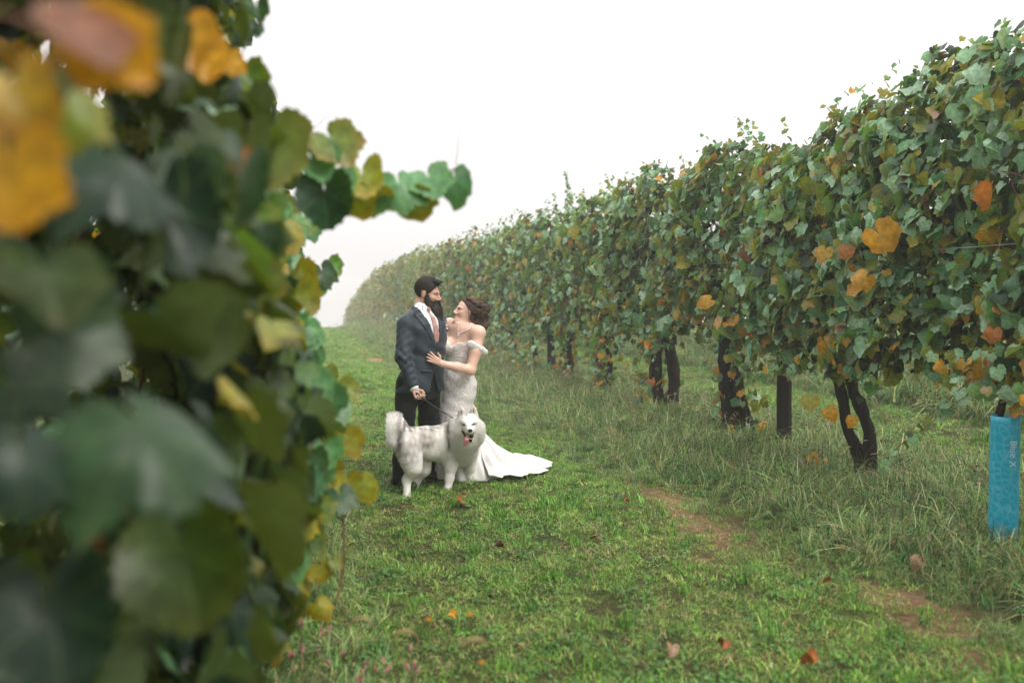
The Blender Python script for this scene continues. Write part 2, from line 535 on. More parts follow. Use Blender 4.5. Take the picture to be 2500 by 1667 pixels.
idx = np.where(u < dryness, rng.integers(3, 6, len(px)), rng.integers(0, 3, len(px)))
v = rng.random(len(px)); lush = vn(px * 1.3, py * 1.1, s=8)
idx = np.where((v < .03 + .08 * (lush > .6)), rng.integers(6, 8, len(px)), idx)
idx = np.where((v > .9) & (py < 14), rng.integers(8, 10, len(px)), idx)
scatter('grass', np.c_[px, py, terrain(px, py) - .004], idx, sc_ * rng.uniform(.6, 1.0, len(px)), LAWN,
        'mown green grass with straw coloured and clover patches in the alley', seed=3)

tall_var = []
TG = [(.12, .27, .05), (.19, .35, .08), (.07, .19, .05), (.3, .42, .13), (.46, .45, .18), (.52, .52, .28), (.05, .14, .04)]
for k in range(3): tall_var.append(blades(46, .12, .2, .5, .011, TG, 1.4, 60 + k, 4, .75))
for k in range(2): tall_var.append(blades(46, .14, .18, .45, .008, TG + DRY, 1.7, 70 + k, 4, .62))
for k in range(2): tall_var.append(blades(45, .12, .14, .34, .014, [(.075, .2, .055), (.11, .26, .08), (.09, .21, .04)], 1.1, 80 + k, 4, .8))
def foxtail(seed):
    V, F, K = blades(26, .1, .25, .5, .004, TG + DRY, .8, seed, 3)
    q = np.random.default_rng(seed)
    g_ = Geo()
    for k in range(5):
        b = np.r_[q.normal(0, .05, 2), 0]; d = q.normal(0, .16, 2); h = q.uniform(.42, .62)
        P = spline([b, b + [d[0] * .3, d[1] * .3, h * .7], b + [d[0] * .9, d[1] * .9, h], b + [d[0] * 1.5, d[1] * 1.5, h - .02]], 10)
        g_.tube(P[:7], .0012, 3, (.2, .2, .07)); g_.tube(P[6:], [.003, .0085, .009, .004], 5, np.array((.33, .24, .13)) * q.uniform(.8, 1.2))
    V2, F2, K2 = np.vstack(g_.V), np.vstack(g_.F), np.vstack(g_.K)
    T2 = np.vstack([F2[:, [0, 1, 2]], F2[:, [0, 2, 3]][F2[:, 2] != F2[:, 3]]])
    return np.vstack([V, V2]), np.vstack([F, T2 + len(V)]), np.vstack([K, K2])
for k in range(2): tall_var.append(foxtail(90 + k))
def weed(seed):      # broad-leaved weed with reddish leaves
    q = np.random.default_rng(seed); Vs, Fs, Ks, n = [], [], [], 0
    for k in range(34):
        h = q.uniform(.04, .3); c = np.r_[q.normal(0, .09, 2), h]
        d = q.normal(0, 1, 2); d /= np.linalg.norm(d); L_ = q.uniform(.03, .065); w_ = L_ * .28
        col = np.array((.07, .12, .04) if q.random() < .72 else (.24, .1, .05)) * q.uniform(.7, 1.3)
        t = np.r_[d, q.uniform(-.5, .3)]; s_ = np.r_[-d[1], d[0], q.normal(0, .3)]
        Vs.append(np.array([c, c + t * L_ * .5 + s_ * w_, c + t * L_, c + t * L_ * .5 - s_ * w_])); Ks.append(np.tile(col, (4, 1)))
        Fs.append(np.array([[0, 1, 2], [0, 2, 3]]) + n); n += 4
    return np.vstack(Vs), np.vstack(Fs), np.vstack(Ks)
for k in range(2): tall_var.append(weed(95 + k))
TALL = tuft_set('rank_grass', tall_var)

px, py, sc_ = [], [], []
for (x0, x1, y0, y1, dn, s_) in ((2.6, 6.2, 3.2, 9, 95, .95), (2.2, 6.2, 9, 16, 70, 1.05), (1.9, 6.0, 16, 30, 34, 1.25), (1.9, 6.0, 30, 70, 9, 1.7), (1.9, 6.5, 70, 105, 3, 2.2),
                                 (8.6, 12.0, 7, 40, 22, 1.5)):
    a_, b_ = spread(x0, x1, y0, y1, dn, int(y0 * 7 + x0 * 3))
    ok = a_ > edge_x(b_) + rng.normal(.1, .1, len(a_)) if x0 < 8 else np.ones(len(a_), bool)
    px.append(a_[ok]); py.append(b_[ok])
    rise = .72 * np.clip((a_[ok] - edge_x(b_[ok])) / .9, .4, 1) if x0 < 8 else 1 + .5 * np.exp(-((a_ - 10.3) / .6) ** 2)
    sc_.append(s_ * rise * rng.uniform(.75, 1.2, ok.sum()))
n_l = 700                                                            # rank tussocks at the foot of the near left row
px.append(rng.uniform(-1.2, .45, n_l)); py.append(rng.uniform(2.0, 9, n_l)); sc_.append(rng.uniform(.35, .7, n_l) * np.clip(1.1 - (px[-1] + .5) * .55, .3, 1))
px, py, sc_ = map(np.concatenate, (px, py, sc_))
keep = rng.random(len(px)) > bare(px, py) * 1.2
px, py, sc_ = px[keep], py[keep], sc_[keep]
u = rng.random(len(px))
idx = np.where(u < .42, rng.integers(0, 3, len(px)), np.where(u < .66, rng.integers(3, 5, len(px)), np.where(u < .84, rng.integers(5, 7, len(px)), np.where(u < .86 + .04 * (py > 12), rng.integers(7, 9, len(px)), rng.integers(9, 11, len(px))))))
scatter('undergrowth', np.c_[px, py, terrain(px, py) - .006], idx, sc_, TALL, 'rank tussocks of long grass, foxtails and weeds under the vines', tilt=.28, seed=4)

# ------------------------------------------------------------------ vine leaves
def leaf_shape(nout, nin, seed):
    q = np.random.default_rng(seed)
    th = np.linspace(-173, 173, nout)
    at_ = np.abs(th)
    j_ = q.uniform(.9, 1.1, 4)
    kx = [0, 34, 56, 88, 112, 140, 162, 180]
    ky = [.63 * j_[0], .475 * j_[1], .57 * j_[2], .455, .5 * j_[3], .47, .4, .16]
    r = np.interp(at_, kx, ky) * (1 + .04 * np.sin(th * .05 + q.uniform(0, 6)))
    if nout < 40: r[1::2] *= .92
    else: r *= 1 + .045 * np.where(np.arange(nout) % 3 == 0, 1, -.5) + np.interp(np.arange(nout), np.arange(0, nout, 5), q.normal(0, .03, len(np.arange(0, nout, 5))))
    a = np.radians(th)
    x, y = np.sin(a) * r, np.cos(a) * r
    P = [np.zeros((1, 2))]
    if nin:
        k = np.arange(nin) * nout // nin
        P.append(np.c_[x[k], y[k]] * .55)
    P.append(np.c_[x, y])
    P = np.vstack(P)
    rr = np.hypot(P[:, 0], P[:, 1])
    F = []
    if nin:
        for i_ in range(nin - 1): F.append([0, 1 + i_ + 1, 1 + i_])
        st = nout // nin; o = 1 + nin
        for i_ in range(nin):
            for s_ in range(st):
                k0 = i_ * st + s_
                if k0 + 1 < nout: F.append([1 + i_, o + k0 + 1, o + k0])
            if i_ < nin - 1: F.append([1 + i_, 1 + i_ + 1, o + (i_ + 1) * st])
        F.append([0, o + nout - 1, nin])
        o_ = o
    else:
        for i_ in range(nout - 1): F.append([0, 2 + i_, 1 + i_])
    c1, c2, fo, wv, ph, tw = q.uniform(-.8, 1.3), q.uniform(-.2, 1.0), q.uniform(-.2, .45), q.uniform(.03, .09), q.uniform(0, 6.28), q.normal(0, .4)
    ang = np.arctan2(P[:, 0], P[:, 1])
    z = -c1 * P[:, 0] ** 2 - c2 * np.maximum(P[:, 1], 0) ** 2 * .9 + fo * np.abs(P[:, 0]) + wv * (np.sin(ang * 2 + ph) + .6 * np.sin(ang * 5 + 2 * ph) * rr) * rr * 1.5 + tw * P[:, 0] * P[:, 1]
    return np.c_[P, z], np.array(F), rr / .6

LOD = [[leaf_shape(24, 8, 100 + k) for k in range(8)] + [leaf_shape(64, 32, 140 + k) for k in range(4)], [leaf_shape(13, 0, 200 + k) for k in range(6)], [leaf_shape(7, 0, 300 + k) for k in range(4)]]
# palette: leaf colour, colour its margin turns to, how far
GRN = [((.1, .25, .1), (.14, .25, .06), .3), ((.05, .155, .06), (.09, .17, .04), .3), ((.18, .35, .19), (.2, .35, .13), .3), ((.11, .25, .06), (.22, .24, .02), .5),
       ((.28, .44, .3), (.3, .43, .2), .3), ((.03, .085, .03), (.1, .12, .02), .5), ((.08, .16, .03), (.24, .2, .02), .7), ((.022, .065, .03), (.04, .08, .03), .3)]
YGR = [((.14, .19, .015), (.25, .17, .02), .6), ((.19, .225, .015), (.34, .22, .02), .7), ((.11, .17, .02), (.26, .14, .02), .8), ((.25, .24, .012), (.36, .19, .015), .6)]
GLD = [((.5, .26, .015), (.4, .14, .012), .6), ((.58, .31, .02), (.46, .17, .015), .6), ((.4, .26, .02), (.44, .14, .012), .8)]
ORG = [((.36, .12, .02), (.22, .07, .02), .6), ((.42, .15, .03), (.25, .08, .03), .6), ((.2, .075, .035), (.12, .05, .03), .5), ((.32, .2, .12), (.2, .1, .05), .5)]
FOG_TAN = [((.33, .33, .2), (.36, .28, .15), .6), ((.26, .33, .2), (.34, .3, .16), .6), ((.4, .32, .18), (.36, .22, .1), .6)]  # tan leaves for the far row, their paleness also painting in fog fade
SHADED = [((.014, .042, .010), (.035, .06, .008), .5), ((.018, .05, .016), (.03, .06, .015), .4), ((.010, .032, .015), (.02, .04, .018), .3), ((.03, .058, .008), (.07, .07, .008), .5)]  # same leaves with canopy shade put into their colour
PAL = GRN + YGR + GLD + ORG + FOG_TAN + SHADED
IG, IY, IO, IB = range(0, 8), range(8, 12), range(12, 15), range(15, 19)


def pick(n, q, yel=.16, gold=.04, org=.02):
    u = q.random(n)
    out = np.array([0, 0, 1, 2, 2, 2, 3, 4, 4, 5, 7, 1, 6])[q.integers(0, 13, n)]
    yel, gold, org = (np.broadcast_to(np.asarray(k, float), n) for k in (yel, gold, org))
    out = np.where(u < yel, q.integers(8, 12, n), out)
    u2 = q.random(n); out = np.where(u2 < gold, q.integers(12, 15, n), out)
    u3 = q.random(n); out = np.where(u3 < org, q.integers(15, 19, n), out)
    return out


def frames(Nr, T):
    Nr = Nr / np.linalg.norm(Nr, axis=1)[:, None]
    T = T - (T * Nr).sum(1)[:, None] * Nr
    T = T / (np.linalg.norm(T, axis=1)[:, None] + 1e-9)
    return np.cross(T, Nr), T, Nr


def leaf_colours(rr, pi, k=1.0):
    a_, b_, s_ = PAL[pi]
    w = (np.clip(rr, 0, 1) ** 3 * s_)[:, None]
    return (np.asarray(a_) * (1 - w) + np.asarray(b_) * w) * k


LEAFMESH = {}
def leaf_mesh(var, pi):
    if (var, pi) not in LEAFMESH:
        V, F, rr = LOD[0][var]
        m = mk_mesh('leaf', V, F, col=leaf_colours(rr, pi), uv=V[:, :2])
        m.materials.append(M_LEAF)
        LEAFMESH[(var, pi)] = m
    return LEAFMESH[(var, pi)]


def leaf_parts(P, Nr, T, size, pal, parent, q, fine=False):
    U, T, Nr = frames(Nr, T)
    pl = np.array(parent.location)
    for k in range(len(P)):
        o = bpy.data.objects.new('leaf', leaf_mesh(int(q.integers(8, 12)) if fine else int(q.integers(0, 8)), int(pal[k])))
        s = size[k]
        M = Matrix(((U[k, 0] * s, T[k, 0] * s, Nr[k, 0] * s, P[k, 0] - pl[0]), (U[k, 1] * s, T[k, 1] * s, Nr[k, 1] * s, P[k, 1] - pl[1]),
                    (U[k, 2] * s, T[k, 2] * s, Nr[k, 2] * s, P[k, 2] - pl[2]), (0, 0, 0, 1)))
        o.matrix_basis = M
        o.parent = parent
        C.objects.link(o)


def leaf_mass(P, Nr, T, size, pal, parent, lod, q):
    U, T, Nr = frames(Nr, T)
    pl = np.array(parent.location)
    Vs, Fs, Ks, Us, n = [], [], [], [], 0
    var = q.integers(0, len(LOD[lod]), len(P))
    for vi in range(len(LOD[lod])):
        V, F, rr = LOD[lod][vi]
        sel = np.where(var == vi)[0]
        if not len(sel): continue
        W = P[sel][:, None] - pl + size[sel][:, None, None] * (V[None, :, 0:1] * U[sel][:, None] + V[None, :, 1:2] * T[sel][:, None] + V[None, :, 2:3] * Nr[sel][:, None])
        K = np.stack([leaf_colours(rr, int(p)) for p in pal[sel]]) * q.uniform(.85, 1.15, len(sel))[:, None, None]
        Vs.append(W.reshape(-1, 3)); Ks.append(K.reshape(-1, 3)); Us.append(np.tile(V[:, :2], (len(sel), 1)))
        Fs.append((F[None] + (n + np.arange(len(sel)) * len(V))[:, None, None]).reshape(-1, 3)); n += len(sel) * len(V)
    o = obj('foliage', mk_mesh('foliage', np.vstack(Vs), np.vstack(Fs), col=np.vstack(Ks), uv=np.vstack(Us)), M_LEAF, parent)
    o['kind'] = 'stuff'
    return o


def hedge(cx, y0, y1, n, side, q, size=.112, top=3.1, bot=1.2, wmax=.5, fr=.62, bk=.16):
    """leaf positions of one vine's curtain; side = -1/+1 is the face towards the alley"""
    y = q.uniform(y0 - .12, y1 + .12, n)
    zt = top - .04 + .27 * vn(y * 1.15, s=11) + .13 * vn(y * 5, s=12)
    zb = bot + .16 * vn(y * 1.8, s=13) + .1 * vn(y * 6, s=14)
    t = q.random(n) ** .88
    z = zb + (zt - zb) * t
    w = wmax * (1 - .5 * np.clip((t - .55) / .45, 0, 1) ** 2.2 - .3 * np.clip((.3 - t) / .3, 0, 1)) + .12 * vn(y * 2.3, z * 2.0, s=15) + .08 * vn(y * 7, z * 7, s=16)
    u = q.random(n)
    f, b = u < fr, (u >= fr) & (u < fr + bk)
    dep = q.exponential(.1, n)
    x = np.where(f, side * (w - dep), np.where(b, -side * (w - dep), q.uniform(-1, 1, n) * w * .8))
    sg = np.where(x * side > 0, side, -side)
    up = .42 + .75 * np.clip((t - .6) / .4, 0, 1) ** 2
    Nr = np.c_[sg * 1.0, np.zeros(n), up] + q.normal(0, .55, (n, 3))
    T = np.c_[sg * .25, np.zeros(n), -np.ones(n)] + q.normal(0, .4, (n, 3))
    s = np.clip(size * np.exp(q.normal(0, .36, n)), .045, .21) * (1 - .25 * np.clip((t - .85) / .15, 0, 1))
    P = np.c_[cx + x, y, z]
    g = ~((vn(y * 4.2, z * 4.2, s=17) > 1.05) & (x * side > w * .35)) & ~((t < .12) & (vn(y * 5, z * 5, s=18) > .6))
    return P[g], Nr[g], T[g], s[g], t[g], (f & (dep < .09))[g]


def trunk_geo(base, q, top=1.22, twin=True, r=.045, spread=.16):
    g_ = Geo()
    base = np.asarray(base, float)
    for k in range(2 if twin else 1):
        sg = (-1, 1)[k] if twin else q.choice((-1, 1)) * .3
        pts = [base + [0, sg * .03, -.05], base + [q.normal(0, .02), sg * (.04 + spread * .3), .22], base + [q.normal(0, .03), sg * spread, .6 + q.normal(0, .05)],
               base + [q.normal(0, .03), sg * spread * .9 + q.normal(0, .04), .95], base + [q.normal(0, .02), sg * spread * 1.1 + q.normal(0, .05), top]]
        g_.tube(spline(pts, 16), [r * 1.5, r, r * .85, r * .9, r * .75], 9, rough=.32, seed=int(q.integers(1e6)))
    return g_


def cordon_geo(base, q, L_=1.2, z=1.22):
    g_ = Geo(); base = np.asarray(base, float)
    for sg in (-1, 1):
        P = spline([base + [0, sg * .1, z - .02], base + [q.normal(0, .03), sg * L_ * .4, z + q.normal(.02, .03)], base + [q.normal(0, .03), sg * L_ * .75, z + q.normal(0, .03)], base + [0, sg * L_, z + q.normal(0, .03)]], 12)
        g_.tube(P, [.03, .022, .016], 6, rough=.3, seed=int(q.integers(1e6)))
    return g_


def cane_geo(base, q, side, z0=1.22, ztop=2.9):
    g_ = Geo(); b = np.asarray(base, float)
    y = q.uniform(-1.1, 1.1); out = (q.uniform(.3, .6) if side < 0 else q.uniform(.0, .25)) * side
    P = spline([b + [0, y, z0], b + [out * .5, y + q.normal(0, .12), z0 + .5], b + [out, y + q.normal(0, .25), z0 + 1.1], b + [out * q.uniform(.5, 1.3), y + q.normal(0, .35), ztop * q.uniform(.8, 1.02)]], 16)
    g_.tube(P, [.007, .006, .003], 5)
    return g_


def shoot(P, q, pal=None, s0=.13, s1=.05, step=.07):
    """leaves along a cane P"""
    n = max(3, int(np.linalg.norm(np.diff(P, axis=0), axis=1).sum() / step))
    c = np.stack([np.interp(np.linspace(.08, 1, n), np.linspace(0, 1, len(P)), P[:, k]) for k in range(3)], 1)
    sz = np.linspace(s0, s1, n) * q.uniform(.85, 1.15, n)
    a_ = np.arange(n) * np.pi + q.normal(0, .4, n)
    Nr = np.c_[np.cos(a_) * .6 + q.normal(0, .3, n), -.7 + q.normal(0, .3, n), .7 + q.normal(0, .3, n)]
    T = np.c_[np.cos(a_) * .8, q.normal(0, .4, n) - .2, -.7 + q.normal(0, .3, n)]
    return c + T * .01, Nr, T, sz, (pick(n, q, .25, .02, .0) if pal is None else np.full(n, pal))


def tie_geo(p, L_, q):
    g_ = Geo(); p = np.asarray(p, float)
    w = .009
    d = q.normal(0, .015, 2)
    V = []
    for k in range(5):
        t = k / 4; c = p + [d[0] * t + .01 * math.sin(t * 4), d[1] * t, -L_ * t]
        V += [c + [0, -w, 0], c + [0, w, 0]]
    g_.add(V, [[2 * k, 2 * k + 1, 2 * k + 3, 2 * k + 2] for k in range(4)])
    g_.tube([p + [0, -.016, 0], p + [.018, 0, .012], p + [0, .016, 0], p + [-.018, 0, -.01], p + [0, -.016, 0]], .004, 5)
    return g_


# ------------------------------------------------------------------ right-hand row
XR = 4.92
vines_y = [3.05, 5.5, 7.96, 10.43, 13.1, 15.6, 17.6]
while vines_y[-1] < 86: vines_y.append(vines_y[-1] + 2.45)
ordinal = 'first second third fourth fifth sixth seventh eighth ninth tenth eleventh twelfth'.split()
near_lab = {0: 'grapevine at the right edge with its leaf curtain hanging above the blue tube',
            1: 'grapevine growing up out of the pale blue grow tube at the right edge',
            2: 'grapevine with two bare black trunks joining in a V right of the near wooden post',
            3: 'grapevine with thick leaf-wrapped trunk standing just left of the near wooden post',
            4: 'grapevine with short split black trunk in long grass, midway between the wooden posts',
            5: 'grapevine with trunk hidden in low leaves and arching bare cane, right of the far post',
            6: 'grapevine with two thin crossing trunks beside the far wooden post'}
GROUP_R = 'grapevines trained in the long row on the right'
back = ['behind the bride\'s shoulder', 'behind the bride\'s hair', 'behind the gap between the two faces', 'behind the bearded man\'s head']
for k, vy in enumerate(vines_y):
    q = np.random.default_rng(500 + k)
    d = vy
    bx, by = XR + q.normal(0, .05), vy
    if k == 1: bx, by = 4.47, 5.62
    zg = float(terrain(bx, by))
    root = empty('grapevine', (bx, by, zg))
    if k in near_lab: lab = near_lab[k]
    elif k - 7 < len(back): lab = 'grapevine in the long right row, its curtain seen ' + back[k - 7]
    elif k < 23: lab = 'misty grapevine in the long right row, %s one beyond the bearded man\'s head' % ordinal[min(k - 11, 11)]
    else: lab = 'fog-faded grapevine over the hill brow, %s from the vanishing end of the right row' % (ordinal[min(len(vines_y) - 1 - k, 11)])
    tag(root, lab, 'grapevine', GROUP_R)
    loc = np.array((bx, by, zg))
    lod = 1 if d < 27 else 2
    n = 3900 if d < 9 else 3000 if d < 14 else 2300 if d < 20 else 1600 if d < 30 else 800 if d < 50 else 420
    size = .11 if d < 14 else .112 if d < 20 else .12 if d < 30 else .15 if d < 50 else .2
    npart = 290 if d < 9 else 260 if d < 14 else 210 if d < 20 else 150 if d < 27 else 0
    bot = .98 if d < 8.5 else 1.18 if d < 12 else 1.12 if d < 15 else .95
    y0, y1 = vy - 1.24, vy + 1.24
    P, Nr, T, s, t, front = hedge(XR, y0, y1, n, -1, q, size, 3.12 + (.2 if d < 9 else .13 if d < 14 else .05) + (.12 if d > 30 else 0), bot)
    P[:, 2] += terrain(P[:, 0], P[:, 1])
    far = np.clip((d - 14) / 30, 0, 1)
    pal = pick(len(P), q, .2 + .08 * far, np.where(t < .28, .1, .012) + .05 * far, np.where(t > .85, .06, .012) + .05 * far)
    pal = np.where(q.random(len(pal)) < .5 * np.clip((d - 22) / 45, 0, 1), q.integers(19, 22, len(pal)), pal)  # share of tan leaves grows with distance, adding to the fog fade
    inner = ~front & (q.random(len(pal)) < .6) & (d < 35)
    pal = np.where(inner, q.integers(22, 26, len(pal)), pal)  # gap shade painted into the inner leaves
    ex = []
    # leaves wrapping the trunk and hanging below the curtain
    nl = {0: 60, 1: 70, 2: 60, 3: 250, 4: 200, 5: 360, 6: 280}.get(k, 260 if d < 30 else 120 if d < 50 else 60)
    zz = q.uniform(.1, 1.25, nl) if k not in (2, 1) else q.uniform(.72 if k == 2 else 1.0, 1.3, nl)
    sp = .14 if d < 18 else .85
    yy = by + q.normal(0, sp + .12 * zz, nl) if d < 18 else q.uniform(y0, y1, nl)
    xx = bx + q.normal(-.05, .12, nl) if d < 18 else XR + q.normal(-.18, .2, nl)
    ex.append((np.c_[xx, yy, zz + zg], np.c_[-.8 + q.normal(0, .5, nl), q.normal(0, .5, nl) - .3, .5 + q.normal(0, .4, nl)], np.c_[q.normal(-.2, .4, nl), q.normal(0, .4, nl), -np.ones(nl)],
               np.clip(.09 * np.exp(q.normal(0, .3, nl)), .04, .15) * (size / .112), pick(nl, q, .2, .12 if d < 18 else .08, .04)))
    # shoots standing out of the top and dangling below
    ns = 8 if d < 20 else 3 if d < 50 else 1
    sh = []
    for e in range(ns):
        y = q.uniform(y0, y1); L_ = q.uniform(.15, .42)
        sh.append(spline([(XR - .1, y, 3.0), (XR - .15 + q.normal(0, .08), y + q.normal(0, .06), 3.05 + L_ * .6), (XR - .2 + q.normal(0, .12), y + q.normal(0, .12), 3.08 + L_)], 8))
    if k == 6: sh += [spline([(XR - .25, vy - .9, 2.9), (XR - .3 + e_ * .05, vy - 1.0, 3.3), (XR - .34 - e_ * .04, vy - 1.12 - .05 * e_, 3.72)], 8) for e_ in (0, 1, 2)]
    if d < 20:
        for e in range(4):
            y = q.uniform(y0, y1); L_ = q.uniform(.15, .5)
            sh.append(spline([(XR - .25, y, 1.4), (XR - .38, y + q.normal(0, .08), 1.3 - L_ * .4), (XR - .4 + q.normal(0, .08), y + q.normal(0, .2), 1.25 - L_)], 8))
    if k == 1:      # long low shoot reaching down towards the twin trunks
        sh.append(np.array([at(2260, 880, 6.7), at(2190, 930, 6.75), at(2120, 985, 6.8), at(2045, 1040, 6.85), at(2030, 1075, 6.85)]))
        sh.append(np.array([at(2230, 870, 6.6), at(2170, 925, 6.6), at(2090, 990, 6.7)]))
    for P_ in sh:
        P_ = P_ + np.array([0, 0, zg]) if P_ is not None else P_
        ex.append(shoot(P_, q, s0=.105, s1=.05, step=.06 * size / .11))
    Pe, Ne, Te, se, pe = (np.concatenate([e[m] for e in ex]) for m in range(5))
    if npart:
        fi = np.where(front)[0]
        sel = fi[np.argsort(-s[fi])[:npart - 40]]
        m = np.ones(len(P), bool); m[sel] = False
        se_i = np.argsort(-se)[:40]; me = np.ones(len(Pe), bool); me[se_i] = False
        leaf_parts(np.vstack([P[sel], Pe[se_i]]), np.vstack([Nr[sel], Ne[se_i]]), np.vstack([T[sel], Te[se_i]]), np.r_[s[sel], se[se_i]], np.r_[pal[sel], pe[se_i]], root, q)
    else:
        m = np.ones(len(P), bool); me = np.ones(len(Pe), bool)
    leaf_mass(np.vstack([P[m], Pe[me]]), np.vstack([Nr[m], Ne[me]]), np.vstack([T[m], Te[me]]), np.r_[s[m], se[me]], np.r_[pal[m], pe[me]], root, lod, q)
    if d < 60 and k > 0:
        if k == 1: g_ = Geo(); g_.tube(spline([(bx, by, .5), (bx + .02, by, .9), (bx + .2, by + .03, 1.1), (XR, by, 1.3)], 12), [.028, .026, .02], 8, rough=.3, seed=2)
        elif k == 2:
            g_ = Geo()
            g_.tube(spline([at(1992, 1115, 8.8), at(1975, 1050, 8.82), at(1945, 985, 8.84), at(1936, 920, 8.85), at(1925, 860, 8.9), at(1915, 740, 8.95)], 22), [.075, .06, .046, .05, .045, .04], 10, rough=.3, seed=5)
            g_.tube(spline([at(1996, 1118, 8.78), at(2000, 1050, 8.76), at(1996, 985, 8.74), at(1972, 925, 8.76), at(1956, 880, 8.85), at(1950, 740, 9)], 22), [.075, .062, .05, .05, .045, .04], 10, rough=.3, seed=6)
        elif k == 3:
            g_ = Geo()
            g_.tube(spline([at(1690, 1040, 11.2), at(1680, 960, 11.2), at(1668, 860, 11.2), at(1665, 760, 11.2)], 18), [.12, .1, .09, .07], 10, rough=.3, seed=7)
            g_.tube(spline([at(1725, 1035, 11.1), at(1712, 960, 11.1), at(1694, 890, 11.1), at(1675, 820, 11.15)], 18), [.09, .07, .06, .05], 10, rough=.32, seed=8)
        elif k == 4:
            g_ = Geo()
            g_.tube(spline([at(1532, 965, 13.6), at(1512, 910, 13.6), at(1505, 850, 13.6), at(1520, 770, 13.6)], 16), [.09, .085, .07, .06], 9, rough=.3, seed=9)
            g_.tube(spline([at(1534, 965, 13.6), at(1545, 905, 13.6), at(1548, 850, 13.6), at(1535, 770, 13.6)], 16), [.09, .085, .075, .06], 9, rough=.3, seed=10)
        else:
            g_ = trunk_geo((bx, by, zg), q, r=.05 if d < 30 else .06, twin=d < 30)
        obj('trunk', g_.mesh('trunk', off=loc), M_BARK, root)
    if d < 30:
        obj('cordon', cordon_geo((XR, by, zg), q).mesh('cordon', off=loc), M_BARK, root)
        for e in range(5 if d < 20 else 2):
            obj('cane', cane_geo((XR, by, zg), q, -1).mesh('cane', off=loc), M_CANE, root)
        for P_ in sh[ns:]:
            g_ = Geo(); g_.tube(P_, [.004, .002], 4); obj('cane', g_.mesh('cane', off=loc), M_CANE, root)
    if 2 <= k <= 7:
        for e in range(4):
            p = (bx - .3 + q.normal(0, .06), vy + q.uniform(-1.1, 1.1), 1.14 + q.normal(0, .05))
            obj('tie', tie_geo(p, q.uniform(.1, .22), q).mesh('tie', off=loc), M_TIE, root)

# two ties seen singly in the photograph, one round the thick trunk
# ------------------------------------------------------------------ second row beyond, seen under the near curtain
for k in range(15):
    q = np.random.default_rng(900 + k)
    vy = 8.4 + k * 2.45; bx = 10.35
    root = empty('grapevine', (bx, vy, float(terrain(bx, vy))))
    tag(root, 'grapevine of the next row, glimpsed beneath the right-hand curtain across the second grass alley', 'grapevine', 'grapevines of the next row beyond')
    loc = np.array(root.location)
    P, Nr, T, s, t, front = hedge(bx, vy - 1.25, vy + 1.25, 620, -1, q, .17, 3.1, 1.0)
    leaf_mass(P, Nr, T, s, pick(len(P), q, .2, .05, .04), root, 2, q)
    obj('trunk', trunk_geo((bx, vy, 0), q, r=.05, twin=False).mesh('trunk', off=loc), M_BARK, root)

# ------------------------------------------------------------------ posts and wires
def post(x, y, top, r, label, seed):
    q = np.random.default_rng(seed)
    root = empty('wooden_post', (x, y, float(terrain(x, y))))
    tag(root, label, 'post', 'round timber trellis posts')
    g_ = Geo()
    P = np.array([[q.normal(0, .002), q.normal(0, .002), z] for z in np.linspace(-.1, top, 14)])
    g_.tube(P, r, 12, rough=.035, seed=seed)
    obj('shaft', g_.mesh('shaft'), M_POST, root)
    g_ = Geo()
    for z in (1.26, 1.29, 2.0):
        th = np.linspace(0, 6.283, 15)
        g_.tube(np.c_[np.cos(th) * (r + .004), np.sin(th) * (r + .004), z + .008 * np.sin(th * 3 + seed)], .0022, 4)
    obj('wire_wrap', g_.mesh('wire_wrap'), M_WIRE, root)
    return root

p1 = ray(1913, 1100, 10.46)
post(p1[0], p1[1], 2.5, .077, 'dark round wooden post standing in the long grass among the near right vines', 1)
p2 = ray(1346, 925, 19.3)
post(p2[0], p2[1], 2.5, .085, 'dark round wooden post right of the bride, wound with wire at its top', 2)
post(4.92, 28.2, 2.5, .085, 'grey round wooden post dimmed by mist in the row behind the bearded man', 3)
post(4.92, 37.2, 2.5, .085, 'foggy wooden post farthest along the right row, left of the bearded man', 4)
for z, x, lab in ((1.24, XR, 'low trellis wire the teal ties hang from, at trunk-top height'), (1.97, 4.5, 'bright steel trellis wire crossing the leaves right of the big golden leaf'), (2.36, 4.52, 'thin trellis wire half buried in the upper leaves of the right row')):
    g_ = Geo()
    yy = np.linspace(2.6, 46, 60)
    g_.tube(np.c_[np.full(60, x) + .0 * yy, yy, z + .01 * np.sin(yy * .7)], .0024, 4)
    w_ = obj('trellis_wire', g_.mesh('trellis_wire'), M_WIRE)
    tag(w_, lab, 'wire', 'trellis wires of the right row')

